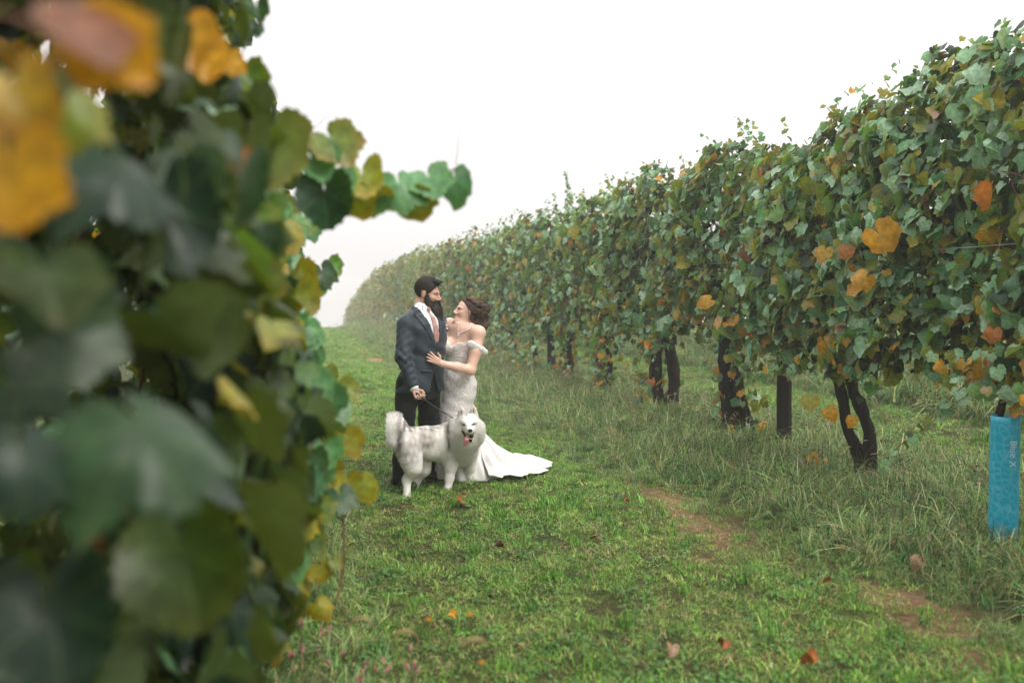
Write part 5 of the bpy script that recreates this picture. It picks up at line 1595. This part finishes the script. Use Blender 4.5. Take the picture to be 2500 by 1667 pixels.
strands('beard_hair', bV, bF, 9000, .03, (tip - ch) + np.array((0, 0, -.05)), M_FIBRE, groom, 3, (.021, .0135, .0095), .3, .16, .0009)

# ================================================================== the bride
def lace_material():
    m = bpy.data.materials.new('ivory_lace'); m.use_nodes = True
    n, l = m.node_tree.nodes, m.node_tree.links
    b = n['Principled BSDF']; b.inputs['Roughness'].default_value = .6; b.inputs['Sheen Weight'].default_value = .2
    tc = n.new('ShaderNodeTexCoord')
    dn = n.new('ShaderNodeTexNoise'); dn.inputs['Scale'].default_value = 14; dn.inputs['Detail'].default_value = 2
    l.new(tc.outputs['Object'], dn.inputs['Vector'])
    ad = n.new('ShaderNodeMix'); ad.data_type = 'RGBA'; ad.blend_type = 'LINEAR_LIGHT'; ad.inputs[0].default_value = .07
    l.new(tc.outputs['Object'], ad.inputs[6]); l.new(dn.outputs['Color'], ad.inputs[7])
    v1 = n.new('ShaderNodeTexVoronoi'); v1.feature = 'DISTANCE_TO_EDGE'; v1.inputs['Scale'].default_value = 40
    l.new(ad.outputs[2], v1.inputs['Vector'])
    wv = n.new('ShaderNodeTexWave'); wv.wave_type = 'RINGS'; wv.inputs['Scale'].default_value = 15; wv.inputs['Distortion'].default_value = 9; wv.inputs['Detail'].default_value = 1
    l.new(tc.outputs['Object'], wv.inputs['Vector'])
    r = n.new('ShaderNodeMapRange'); r.inputs[1].default_value = .03; r.inputs[2].default_value = .08; r.inputs[3].default_value = .6; r.inputs[4].default_value = 0
    l.new(v1.outputs[0], r.inputs[0])
    cn_ = n.new('ShaderNodeTexNoise'); cn_.inputs['Scale'].default_value = 13; cn_.inputs['Detail'].default_value = 0.5
    l.new(ad.outputs[2], cn_.inputs['Vector'])
    c1_ = n.new('ShaderNodeMath'); c1_.operation = 'MULTIPLY'; c1_.inputs[1].default_value = 34; l.new(cn_.outputs[0], c1_.inputs[0])
    c2_ = n.new('ShaderNodeMath'); c2_.operation = 'SINE'; l.new(c1_.outputs[0], c2_.inputs[0])
    r2 = n.new('ShaderNodeMapRange'); r2.inputs[1].default_value = .35; r2.inputs[2].default_value = .75
    l.new(c2_.outputs[0], r2.inputs[0])
    mm = n.new('ShaderNodeMath'); mm.operation = 'MAXIMUM'; l.new(r.outputs[0], mm.inputs[0]); l.new(r2.outputs[0], mm.inputs[1])
    at_ = n.new('ShaderNodeAttribute'); at_.attribute_name = 'tint'
    sp = n.new('ShaderNodeSeparateColor'); l.new(at_.outputs['Color'], sp.inputs[0])
    m3 = n.new('ShaderNodeMath'); m3.operation = 'MULTIPLY'; l.new(mm.outputs[0], m3.inputs[0]); l.new(sp.outputs[0], m3.inputs[1])
    base = n.new('ShaderNodeMix'); base.data_type = 'RGBA'; l.new(sp.outputs[1], base.inputs[0])
    base.inputs[6].default_value = (.66, .61, .58, 1); base.inputs[7].default_value = (.76, .74, .73, 1)
    mx = n.new('ShaderNodeMix'); mx.data_type = 'RGBA'; l.new(m3.outputs[0], mx.inputs[0])
    l.new(base.outputs[2], mx.inputs[6]); mx.inputs[7].default_value = (.84, .82, .8, 1)
    l.new(mx.outputs[2], b.inputs['Base Color'])
    bp = n.new('ShaderNodeBump'); bp.inputs['Strength'].default_value = .6; bp.inputs['Distance'].default_value = .006
    l.new(m3.outputs[0], bp.inputs['Height']); l.new(bp.outputs[0], b.inputs['Normal'])
    return m
M_LACE = lace_material()
M_TULLE = mat('white_tulle', (.8, .79, .785), .75, .25, trans=.15)
M_HAIRB = mat('brown_hair_updo', (.05, .029, .02), .6, .3, noise=.4, nscale=70)
M_STRAND = mat('fine_brown_strand', (.11, .065, .045), .5, .3)
M_GEM = mat('crystal', (.75, .75, .78), .15, .8, metal=.3)

b_root, B_ = person_frame(8.68, 1112)
b = lambda u, v, dy: B_(880 + u / 4.356, 640 + v / 4.356, dy)
b2 = lambda u, v, dy: B_(880 + u / 4.704, 960 + v / 4.704, dy)
bride = empty('person', b_root, -YAW)
tag(bride, 'bride in off-shoulder lace gown with long train, brown hair pinned up, facing the man', 'person')
bf = np.array((-math.cos(R(48)), -math.sin(R(48)))); bs = np.array((-bf[1], bf[0]))      # facing / towards her left
bhM = axes_from((-math.cos(R(22)), -math.sin(R(22)), .26))
bho = b(1158, 540, 0.0) + bhM[:, 1] * -.072 * .96 + np.array((0, 0, .004))
bsc = .98

sec = lambda u, v, a, bb_, dy=0.0: (lambda p: (p[2], p[0], p[1], a, bb_))(b(u, v, dy))
skin_sec = [sec(1096, 650, .085, .05), sec(1090, 690, .145, .07), sec(1080, 760, .16, .085), sec(1062, 880, .145, .09), sec(1045, 960, .12, .08), sec(1032, 1080, .1, .07), sec(1050, 1250, .13, .095), sec(1052, 1330, .135, .1)]
H_ = Field(axis(0, 0, (-.32, .34, .006)), axis(0, 0, (-.5, .28, .006)), axis(0, 0, (-.02, .95, .016), (.95, 1.1, .007), (1.1, 1.2, .0042), (1.2, 1.4, .006), (1.4, 1.7, .0036)))
H_.loft(skin_sec, bf, .02, power=2.0)
shl = b(1252, 745, -.12); shr = b(950, 665, .14)                         # left (near) and right shoulders
nk = b(1095, 690, .0); nk1 = bho + bhM @ np.array((-.035, 0, -.075))
H_.cone(nk - (0, 0, .03), nk1, .058, .047, .04)
for s_ in (shl, shr): H_.cone(nk - (0, 0, .02), s_, .05, .05, .05); H_.ell(s_ - (0, 0, .005), (.056, .056, .055), None, .04)
bw = head(H_, bhM, bho, bsc, True)
for sg, (u, v) in ((1, (1085, 900)), (-1, (965, 880))):
    p = b(u, v, 0) * 1.0; p[:2] += bf * .055 + bs * sg * .0
    H_.ell(p, (.062, .062, .066), None, .04)
# left arm: upper arm down, forearm forward across to his chest
ell = b(1172, 1150, -.2); wrl = b(893, 1052, -.29)
off = g_root - b_root
offl = np.array((off @ RGT, off @ HOR, 0))
def on_jacket(p, up):
    m_ = np.hypot(jV[:, 0] + offl[0] - p[0], jV[:, 2] - p[2]) < .016
    return np.array((p[0], jV[m_, 1].min() + offl[1] - up, p[2])) if m_.any() else p
wrl = b(888, 1052, 0); wrl[1] = on_jacket(b(840, 1030, 0), .045)[1]
fd = on_jacket(b(742, 962, 0), .016) - wrl
H_.chain([shl - (0, 0, .01), shl * .5 + ell * .5 + (.012, 0, 0), ell], (.053, .051, .04), .03)
H_.chain([ell, ell * .55 + wrl * .45, wrl], (.042, .04, .026), .025)
hand(H_, wrl, None, fd, (.15, 1, -.12), 1, [(.05, .1, .1), (.03, .1, .1), (.03, .1, .1), (.05, .1, .1), .15], thumb=((.6, -.8, -.05), (.9, -.45, .1)), sc=.84)
elr = shr + np.array((-.06, .12, -.22)); H_.chain([shr, elr, elr + np.array((-.18, .02, -.02))], (.05, .04, .028), .03)
for sg in (-1, 1):
    p0 = np.array((skin_sec[-1][1], skin_sec[-1][2], .88)); p0[:2] += bs * sg * .075
    H_.chain([p0, p0 * (1, 1, 0) + (0, 0, .47), p0 * (1, 1, 0) + (0, 0, .06)], (.08, .052, .036), .03)
binv = lambda V: (V - bho) @ bhM / bsc
_, sV, sF = part('body', H_, M_SKIN, bride, lambda V: skin_colour(V, binv, True))
for sg in (-1, 1):
    e_ = Geo(); e_.ball((0, 0, 0), .0106 * bsc, 12)
    eo = obj('eye', e_.mesh('eye'), M_EYE, bride); eo.location = bw(.0745, sg * .033, .001)
    e_ = Geo(); e_.ball((0, 0, 0), (.0035, .0055, .0055), 8)
    io = obj('iris', e_.mesh('iris'), M_IRIS, eo); io.location = bhM @ np.array((.0108 * bsc, -sg * .002, -.001))

# gown: bodice and fitted skirt flaring below the knee
D_ = Field(axis(0, 0, (-.5, .62, .007)), axis(0, 0, (-.42, .5, .007)), axis(0, 0, (.0, .5, .012), (.5, 1.34, .006)))
gw = [sec(1070, 720, .168, .098), sec(1062, 830, .16, .1), sec(1055, 900, .15, .1), sec(1045, 960, .135, .096), sec(1032, 1075, .122, .09), sec(1045, 1170, .145, .108), sec(1056, 1260, .172, .128), sec(1050, 1400, .172, .132)]
k2 = b2(1095, 120, 0)
gw += [(k2[2], k2[0] - .0, k2[1], .165, .13), (.56, -.005, .0, .16, .135), (.42, .02, .02, .185, .165), (.26, .05, .05, .235, .215), (.12, .08, .08, .29, .27), (.015, .1, .1, .33, .3)]
def gfold(ac, al, z):
    th = np.arctan2(ac, al)
    return .022 * np.clip((.6 - z) / .5, 0, 1) * (np.sin(th * 9 + z * 2) * .6 + .4 * np.sin(th * 17 + 1.3)) + .002 * np.sin(z * 60 + ac * 30) * (z > .6)
D_.loft(gw, bf, .02, power=2.0, disp=gfold)
for sg, (u, v) in ((1, (1088, 905)), (-1, (962, 890))):
    p = b(u, v, 0) * 1.0; p[:2] += bf * .058
    D_.ell(p, (.072, .07, .068), None, .03)
# sweetheart neckline: everything above two arcs is removed
sl, gg = D_.sub((-9, -9, 1.1), (9, 9, 9))
vx = b(968, 890, 0); cxn = vx[0]
c0, c1 = np.array((b(1060, 880, 0)[0], b(1060, 880, 0)[1])), None
ac = (gg[0] - c0[0]) * bs[0] + (gg[1] - c0[1]) * bs[1]
al = (gg[0] - c0[0]) * bf[0] + (gg[1] - c0[1]) * bf[1]
zV = vx[2]
zn = np.interp(gg[0], [b(u_, 800, 0)[0] for u_ in (890, 905, 940, 968, 1000, 1060, 1165, 1240)], [b(900, v_, 0)[2] for v_ in (735, 735, 820, 888, 868, 848, 845, 850)]) + 0 * ac
zn = np.where(al > -.02, zn, zV + .02)
D_.D[sl] = np.maximum(D_.D[sl], ((gg[2] - zn) * .6).astype(np.float32))
def gown_tint(V):
    z = V[:, 2]
    lace = np.clip((z - .52) / .18, 0, 1)
    white = np.clip((.75 - z) / .3, 0, 1) * .9 + .1 * (z < 1.0)
    return np.c_[lace, white, np.zeros(len(V))]
part('gown', D_, M_LACE, bride, gown_tint)
# off-shoulder bands
for s_, e_, nm in ((shl, ell, 0), (shr, elr, 1)):
    Bn = Field(axis(0, 0, (s_[0] - .25, s_[0] + .2, .0055)), axis(0, 0, (s_[1] - .25, s_[1] + .2, .0055)), axis(0, 0, (1.08, 1.4, .0055)))
    ax_ = (e_ - s_) / np.linalg.norm(e_ - s_)
    if nm == 0:
        a_ = b(1175, 880, -.2); c_ = b(1318, 955, -.14); m_ = b(1250, 925, -.19); bk = b(1285, 930, -.05)
        Bn.chain([a_, m_, c_], (.042, .036, .028), .02, sq=((.25, 1, .2), 2.0)); Bn.chain([c_, bk, b(1200, 880, .02)], (.027, .03, .03), .02)
    else:
        a_ = b(905, 745, .08); Bn.chain([a_, b(925, 800, .06)], (.02, .02), .01)
    part('sleeve_band', Bn, M_LACE, bride, lambda V: np.c_[np.ones(len(V)), np.ones(len(V)) * .7, np.zeros(len(V))])

# train: a fan of cloth spread over the grass behind and to the right
tc_ = np.array((.12, .1))
na, nr = 90, 34
ths = np.linspace(R(-62), R(98), na)
def reach(th):
    return np.interp(np.degrees(th), [-62, -35, -15, 5, 22, 38, 55, 75, 98], [.38, .42, .5, .62, .79, .9, .82, .62, .45])
Vt, Kt = [], []
for i_, th in enumerate(ths):
    R_ = reach(th) * (1 + .05 * math.sin(th * 13) + .025 * math.sin(th * 29 + 1))
    for j_ in range(nr):
        t_ = j_ / (nr - 1); r_ = .1 + (R_ - .1) * t_
        pf = .36 * math.exp(-(r_ / .24) ** 1.7) + .055 * (1 - t_ ** 3)
        fd_ = (.035 * math.sin(th * 15 + 1.5 * r_) + .022 * math.sin(th * 27 - 2.2 * r_ + 1)) * math.sin(min(1, t_ * 1.25) * math.pi) ** .7
        bulge = .05 * math.exp(-((th - R(38)) / .35) ** 2) * math.exp(-((t_ - .72) / .2) ** 2) + .02 * math.sin(r_ * 17 + th * 5) * t_ * (1 - t_) * 2
        Vt.append((tc_[0] + r_ * math.cos(th), tc_[1] + r_ * math.sin(th), max(.012, pf + fd_ + bulge + .035 * (1 - t_) + .028)))
i_, j_ = np.meshgrid(np.arange(na - 1), np.arange(nr - 1), indexing='ij'); a_ = (i_ * nr + j_).ravel()
tr_ = obj('train', mk_mesh('train', Vt, np.c_[a_, a_ + nr, a_ + nr + 1, a_ + 1]), M_TULLE, bride)
md = tr_.modifiers.new('cloth_thickness', 'SOLIDIFY'); md.thickness = .006

# hair: pinned-up mass with curls, a braid along the side and loose strands
Hb = Field(axis(0, 0, (bho[0] - .16, bho[0] + .26, .004)), axis(0, 0, (bho[1] - .2, bho[1] + .16, .004)), axis(0, 0, (1.26, 1.72, .004)))
Hb.ell(bw(-.018, 0, .052), np.array((.1, .083, .09)) * bsc, bhM, .01)
sl, gg = Hb.sub((-9, -9, -9), (9, 9, 9))
hx, hy, hzz = (sum((gg[i] - bho[i]) * bhM[i, j] for i in range(3)) / bsc for j in range(3))
zmin = np.where(hx > .0, -.0 + hx * 1.25, np.where(hx > -.03, .0, -.06))
Hb.D = np.maximum(Hb.D, ((zmin - hzz) * bsc).astype(np.float32))
qn = np.random.default_rng(14)
bun = [b(1290, 480, .02), b(1320, 500, -.02), b(1270, 560, .0), b(1300, 590, .03), b(1250, 640, .0), b(1295, 680, .0), b(1240, 520, -.03)]
for p in bun: Hb.ell(p, (.05, .055, .045), None, .03)
for k in range(46):
    c_ = bun[qn.integers(len(bun))] + qn.normal(0, .018, 3)
    a0 = qn.uniform(0, 6.28); nrm_ = np.array((qn.normal(0, .5), -1, qn.normal(0, .5))); nrm_ /= np.linalg.norm(nrm_)
    u_ = np.cross(nrm_, (0, 0, 1)); u_ /= np.linalg.norm(u_); v_ = np.cross(nrm_, u_)
    r_ = qn.uniform(.016, .03)
    pts = [c_ + nrm_ * .03 + (u_ * math.cos(a0 + s_) + v_ * math.sin(a0 + s_)) * r_ for s_ in np.linspace(0, qn.uniform(2.5, 4.5), 7)]
    Hb.chain(pts, np.linspace(.009, .006, 7), .004)
for k in range(7):      # hanging curls at the nape
    p0 = b(1250 + qn.uniform(-25, 50), 690, qn.uniform(-.04, .04)); pts = [p0 + (.012 * math.sin(s_ * 3 + k), .012 * math.cos(s_ * 3 + k), -s_ * .03) for s_ in np.linspace(0, 3, 12)]
    Hb.chain(pts, np.linspace(.011, .005, 12), .005)
hb, hV, hF = part('hair', Hb, M_HAIRB, bride)
strands('hair_fibres', hV, hF, 13000, .022, lambda P, N_: np.c_[.9 + 0 * P[:, 0], .3 * np.sin(P[:, 2] * 90 + P[:, 0] * 60), -.25 - .9 * np.clip((bho[2] - P[:, 2]) * 12, 0, 1.5) - .5 * (P[:, 0] > bho[0] + .09)],
        M_FIBRE, bride, 8, (.095, .06, .043), .12, .12, .0008)
br = Geo()
pb_ = spline([b(1130, 385, -.07), b(1175, 410, -.085), b(1215, 440, -.09), b(1260, 460, -.085), b(1310, 480, -.06)], 40)
for ph in (0, 2.09, 4.19):
    P = pb_ + np.array([(.0, -.006 * math.cos(s_ * 2 + ph), .010 * math.sin(s_ + ph)) for s_ in np.linspace(0, 22, 40)])
    br.tube(P, .0085, 6)
obj('braid', br.mesh('braid'), M_HAIRB, hb)
for pts in ([(1150, 480, -.08), (1150, 600, -.09), (1160, 660, -.09), (1150, 700, -.09)],
            [(1310, 720, -.03), (1320, 760, -.03), (1335, 790, -.02)]):
    ls = Geo(); ls.tube(spline([b(*p) for p in pts], 16), [.002, .0017, .0008], 4)
    obj('loose_strand', ls.mesh('loose_strand'), M_STRAND, hb)

# jewellery
nc = Geo()
P0_ = spline([b(1038, 650, -.06), b(1036, 720, -.085), b(1040, 765, -.095), b(1080, 745, -.105), b(1130, 725, -.115), b(1175, 695, -.105), b(1190, 670, -.08)], 34)
def on_skin(p, up=.002):
    m_ = np.abs(sV[:, 0] - p[0]) + np.abs(sV[:, 2] - p[2]) < .012
    return np.array((p[0], sV[m_, 1].min() - up, p[2])) if m_.any() else p
for p in P0_: nc.ball(on_skin(p), .0042, 6)
nc.ball(on_skin(b(1036, 785, -.097)), .0065, 6)
obj('necklace', nc.mesh('necklace'), M_GEM, bride)
er = Geo()
for s_ in range(4): er.ball(b(1150, 570 + s_ * 9, -.085), .0035 if s_ < 3 else .005, 6)
obj('earring', er.mesh('earring'), M_GEM, bride)
bc = Geo(); ax_ = (ell - wrl) / np.linalg.norm(ell - wrl); w0 = wrl + ax_ * .012
u_ = np.cross(ax_, (0, 0, 1)); u_ /= np.linalg.norm(u_); v_ = np.cross(ax_, u_)
for s_ in np.linspace(0, 6.28, 18): bc.ball(w0 + (u_ * math.cos(s_) + v_ * math.sin(s_)) * .031, .0042, 6)
obj('bracelet', bc.mesh('bracelet'), M_GEM, bride)

# ================================================================== the husky
d_root, D0 = person_frame(8.12, 1070)
k = lambda u, v, dy: D0(880 + u / 4.704, 960 + v / 4.704, dy)
dog = empty('dog', d_root, -YAW)
tag(dog, 'white and grey husky standing in the grass with its tongue out and tail curled up', 'dog')
K_ = Field(axis(0, 0, (-.42, .38, .0055)), axis(0, 0, (-.36, .56, .0055)), axis(0, 0, (-.02, .85, .0055)))
K_.chain([k(555, 515, 0), k(760, 512, .1), k(960, 508, .22), k(1060, 515, .26)], (.095, .094, .102, .105), .04)
K_.chain([k(590, 600, .0), k(800, 640, .12), k(1000, 675, .24), k(1110, 680, .28)], (.088, .084, .102, .108), .04)
K_.cone(k(900, 560, .18), k(1050, 610, .25), .125, .13, .04)
K_.chain([k(1060, 470, .24), k(1160, 420, .12), k(1225, 390, .04)], (.112, .108, .094), .04)                 # neck
K_.chain([k(1200, 540, .12), k(1190, 640, .2), k(1170, 730, .24)], (.115, .108, .08), .04)                 # chest
hk = k(1246, 325, 0.0)
K_.ell(k(1246, 330, .02), (.078, .085, .075), None, .03)
K_.ell(k(1160, 420, .05), (.075, .08, .085), None, .04); K_.ell(k(1335, 415, .06), (.07, .08, .085), None, .04)          # cheek ruff
K_.ell(k(1245, 500, .08), (.12, .09, .085), None, .04)
for u in (1192, 1302): K_.ell(k(u, 325, -.045), (.026, .02, .016), None, .02)                              # brow
for u in (1190, 1304): K_.ell(k(u, 345, -.083), (.016, .014, .008), None, .010, 'cut')
K_.cone(k(1248, 365, -.04), k(1260, 425, -.135), .05, .033, .025)                                          # muzzle
for u in (1225, 1290): K_.cone(k(u, 415, -.06), k(u + (1258 - u) * .4, 447, -.125), .028, .018, .015)      # lips
K_.cone(k(1250, 470, -.02), k(1268, 535, -.085), .034, .02, .012)                                          # lower jaw
for (b0, tp, fl) in (((1160, 230), (1154, 142), -1), ((1302, 224), (1292, 122), 1)):                        # ears
    K_.chain([k(b0[0], b0[1] + 25, .03), k((b0[0] + tp[0]) / 2, (b0[1] + tp[1]) / 2 + 8, .01), k(tp[0], tp[1] - 8, .0)], (.038, .0235, .002), .008, sq=((0, 1, 0), 2.2))
    K_.ell(k(b0[0] + 3, b0[1] - 15, -.018), (.012, .014, .03), None, .008, 'cut')
# legs: front pair, hind pair with hocks
K_.chain([k(1035, 690, .2), k(1040, 850, .17), k(1025, 970, .15), k(1003, 1100, .13)], (.085, .047, .034, .03), .03)
K_.cone(k(1003, 1110, .13), k(1000, 1128, .08), .032, .026, .02)
K_.chain([k(1240, 690, .34), k(1258, 850, .38), k(1256, 950, .39), k(1258, 1050, .4)], (.08, .045, .033, .029), .03)
K_.cone(k(1258, 1055, .4), k(1268, 1068, .35), .03, .025, .02)
K_.chain([k(545, 610, -.04), k(590, 780, -.06), k(610, 860, -.07), k(535, 990, -.05), k(534, 1170, -.09)], (.108, .085, .062, .035, .027), .03)
K_.cone(k(534, 1190, -.09), k(550, 1205, -.135), .031, .026, .02)
K_.chain([k(620, 640, .18), k(700, 800, .18), k(720, 870, .18), k(650, 985, .2), k(618, 1095, .2)], (.1, .08, .06, .036, .029), .03)
K_.cone(k(616, 1105, .2), k(630, 1118, .15), .03, .025, .02)
# tail curled over
K_.chain([k(480, 440, .0), k(455, 370, .0), k(400, 330, -.02), k(340, 360, -.03), k(325, 440, -.04), k(355, 540, -.05), k(375, 590, -.05)], (.04, .05, .058, .06, .055, .035, .008), .04)
K_.ell(k(352, 400, -.02), (.088, .065, .09), None, .04); K_.ell(k(375, 350, -.02), (.06, .055, .055), None, .04)

def dog_colour(V, jit=0.0, qd=None):
    # back to picture-like coordinates to place the coat's patches on the flank
    x = V[:, 0]; z = V[:, 2]; y = V[:, 1]
    p0 = k(0, 0, 0); pu = k(1000, 0, 0); pv = k(0, 1000, 0)
    u = (x - p0[0]) / (pu[0] - p0[0]) * 1000; v = (z - p0[2]) / (pv[2] - p0[2]) * 1000
    K = np.tile(np.array((.83, .805, .77)), (len(V), 1))
    def bl(m, c):
        m = np.clip(m, 0, 1)[:, None]; K[:] = K * (1 - m) + np.asarray(c) * m
    n1 = vn(u * .03, v * .02, y * 25, s=31); n2 = vn(u * .07, v * .05, y * 60, s=32)
    body_m = (u > 415) & (u < 930)
    bl(body_m * np.clip(1.1 - np.abs(v - 470) / 260, 0, 1) * (.55 + .35 * n1 + .25 * n2), (.42, .38, .345))          # grey-brown saddle
    bl(((u > 500) & (u < 960)) * np.clip((412 + 34 * n2 + 14 * n1 - v) / 30, 0, .85), (.2, .19, .185))                                     # dark spine
    bl(np.exp(-((u - 455) / 42) ** 2 - ((v - 540) / 90) ** 2) * (1.0 + .4 * n2), (.1, .085, .075))                     # dark rump edge
    bl(np.exp(-((u - 750) / 70) ** 2 - ((v - 590) / 45) ** 2) * (.8 + .5 * n2), (.3, .28, .26))                      # flank spot
    bl(np.exp(-((u - 600) / 120) ** 2 - ((v - 700) / 60) ** 2) * (.45 + .4 * n2), (.22, .2, .18))                      # darker grey thigh hair
    bl(np.exp(-((u - 955) / 45) ** 2 - ((v - 450) / 130) ** 2) * 1.1, (.78, .75, .71))                                 # pale shoulder band
    bl(np.exp(-((u - 1005 - (v - 500) * .02) / 16) ** 2) * (v > 330) * (v < 700) * (.6 + .4 * n2) * (y < .25), (.2, .18, .16))
    bl(np.clip((445 - u) / 40, 0, 1) * (v < 640), (.88, .86, .83))
    hd_ = (u > 1090) & (v < 640)
    bl(hd_ * np.exp(-((u - 1232) / 32) ** 2 - ((v - 225) / 30) ** 2) * (1.1 + .8 * n2), (.12, .13, .13))               # forehead mark
    bl(hd_ * np.exp(-((u - 1150) / 60) ** 2 - ((v - 330) / 50) ** 2) * .25, (.4, .37, .34))
    for eu, ev in ((1160, 210), (1300, 192)): bl((y < .05) * 1.3 * np.exp(-((u - eu) / 11) ** 2 - ((v - ev) / 34) ** 2), (.46, .25, .17))
    fr = (y < -.01) & hd_
    for eu, ev in ((1193, 347), (1301, 340)):
        bl(fr * 1.6 * np.exp(-((u - eu) / 21) ** 2 - ((v - ev) / 9) ** 2), (.02, .02, .022))
    mo = fr & (v > 418) & (v < 552) & (v > 430 - (np.abs(u - 1240) - 50) * .9) & (np.abs(u - 1238 - (v - 420) * .12) < 78 - (v - 418) * .38) & ~((v < 458) & (np.abs(u - 1250) < 52))
    bl(mo * 1.0, (.02, .012, .012))
    return K
dbody, dV, dF = part('body', K_, mat('husky_coat', tint=True, rough=.9, spec=.15, sheen=.3), dog, dog_colour)
# fur: short tapering hairs over the coat, longer on tail, ruff and breeches
qd = np.random.default_rng(21)
a_, b_, c_ = dV[dF[:, 0]], dV[dF[:, 1]], dV[dF[:, 2]]
nf_ = np.cross(b_ - a_, c_ - a_); nf_ /= np.linalg.norm(nf_, axis=1)[:, None] + 1e-12
cen = (a_ + dV[dF[:, 2]]) / 2
fa = qd.integers(0, len(cen), 70000)
P = cen[fa] + qd.normal(0, .0015, (len(fa), 3)); N_ = nf_[fa]
p0 = k(0, 0, 0); pu = k(1000, 0, 0); pv = k(0, 1000, 0)
u = (P[:, 0] - p0[0]) / (pu[0] - p0[0]) * 1000; v = (P[:, 2] - p0[2]) / (pv[2] - p0[2]) * 1000
face = (u > 1120) & (v < 560) & (P[:, 1] < .02) & (np.abs(u - 1248) < 105)
ok = ~(face & (v > 395) & (np.abs(u - 1252) < 80)) & ~(face & ((np.hypot((u - 1194) / 22, (v - 347) / 14) < 1) | (np.hypot((u - 1301) / 22, (v - 340) / 14) < 1)))
P, N_, u, v, face = P[ok], N_[ok], u[ok], v[ok], face[ok]
tail = (u < 470) & (v < 620)
ln = np.where(tail, .026, np.where((u > 1050) & (v > 300) & (v < 800), .018, np.where(v > 880, .006, np.where(v > 760, .010, .016)))) * qd.uniform(.6, 1.3, len(P))
ln = np.where((v < 260) & (u > 1100), .005, np.where(face & (v > 240), .008, ln))
flow = np.where(tail[:, None], np.c_[(u - 350) * .004, 0 * u, -(v - 330) * .006], np.where((u > 1080)[:, None], np.c_[np.clip((u - 1248) * .008, -.8, .8), 0 * u + .3, -.8 + 0 * u], np.array((-.8, 0, -.6))))
dr = N_ * .38 + flow * .9 + qd.normal(0, .14, P.shape); dr /= np.linalg.norm(dr, axis=1)[:, None]
sd = np.cross(dr, N_ + qd.normal(0, .15, P.shape)); sd /= np.linalg.norm(sd, axis=1)[:, None]
Kf = dog_colour(P) * qd.uniform(.85, 1.15, len(P))[:, None]
w_ = .0012
Vf = np.stack([P + sd * w_, P - sd * w_, P + dr * ln[:, None]], 1).reshape(-1, 3)
fu = obj('fur', mk_mesh('fur', Vf, np.arange(len(Vf)).reshape(-1, 3), col=np.clip(np.repeat(Kf, 3, 0), 0, .9), smooth=False), mat('husky_fur', tint=True, rough=.8, spec=.2, trans=.5), dog)
fu['kind'] = 'stuff'
e_ = Geo(); e_.ball(k(1262, 427, -.168), (.019, .014, .0145), 12); obj('nose', e_.mesh('nose'), mat('nose_leather', (.012, .012, .014), .35, .5), dog)
for eu, ev in ((1194, 347), (1301, 340)):
    e_ = Geo(); e_.ball((0, 0, 0), (.0095, .008, .0072), 12)
    eo = obj('eye', e_.mesh('eye'), mat('pale_blue_eye', (.2, .32, .45), .1, .6), dog); eo.location = k(eu, ev, -.072)
    e_ = Geo(); e_.ball((0, -.0065, 0), (.0038, .003, .0038), 8); obj('pupil', e_.mesh('pupil'), M_BLACK, eo)
tg = Field(axis(0, 0, (.0, .3, .0035)), axis(0, 0, (-.24, .08, .0035)), axis(0, 0, (.3, .5, .0035)))
tg.chain([k(1246, 470, -.07), k(1228, 505, -.125), k(1216, 545, -.138), k(1206, 588, -.13)], (.017, .018, .018, .015), .01, sq=((0, 1, .35), 2.6))
part('tongue', tg, mat('tongue', (.6, .24, .24), .3, .5, sss=.1), dog)
mt = Geo(); mt.ball(k(1250, 486, -.105), (.028, .012, .03), 12); obj('mouth', mt.mesh('mouth'), mat('mouth_dark', (.03, .012, .012), .4, .4), dog)
tt_ = Geo()
for s_ in np.linspace(-.8, .8, 7): tt_.ball(k(1262 + 26 * math.sin(s_), 527 - 5 * math.cos(s_), -.112), (.0028, .0028, .004), 6)
obj('teeth', tt_.mesh('teeth'), mat('teeth', (.7, .66, .58), .3, .5), dog)

# ------------------------------------------------------------------ leash
to_w = lambda p, rt: np.array(rt) + p[0] * RGT + p[1] * HOR + np.array((0, 0, p[2]))
hw = to_w(grip, g_root)
cw = to_w(k(1080, 292, .12), d_root)
lsh = empty('leash', hw, 0)
tag(lsh, 'black leash running from the man\'s fist down to the husky\'s neck', 'leash')
s_ = Geo()
mid = (hw + cw) / 2 - np.array((0, 0, .008))
P = spline([hw, mid, cw], 20)
s_.tube(P, .005, 6); obj('strap', s_.mesh('strap', off=hw), M_BLACK, lsh)
gr = Geo(); hd_dir = np.array((RGT * .75 - HOR * .25)) + np.array((0, 0, -.45)); hd_dir /= np.linalg.norm(hd_dir)
gr.tube(spline([hw - hd_dir * .055, hw - hd_dir * .02, hw + hd_dir * .03, hw + hd_dir * .06], 8), [.012, .018, .018, .01], 8); obj('handle', gr.mesh('handle', off=hw), M_BLACK, lsh)
cp = Geo(); cp.ball(cw, .009, 8); obj('clip', cp.mesh('clip', off=hw), M_GEM, lsh)
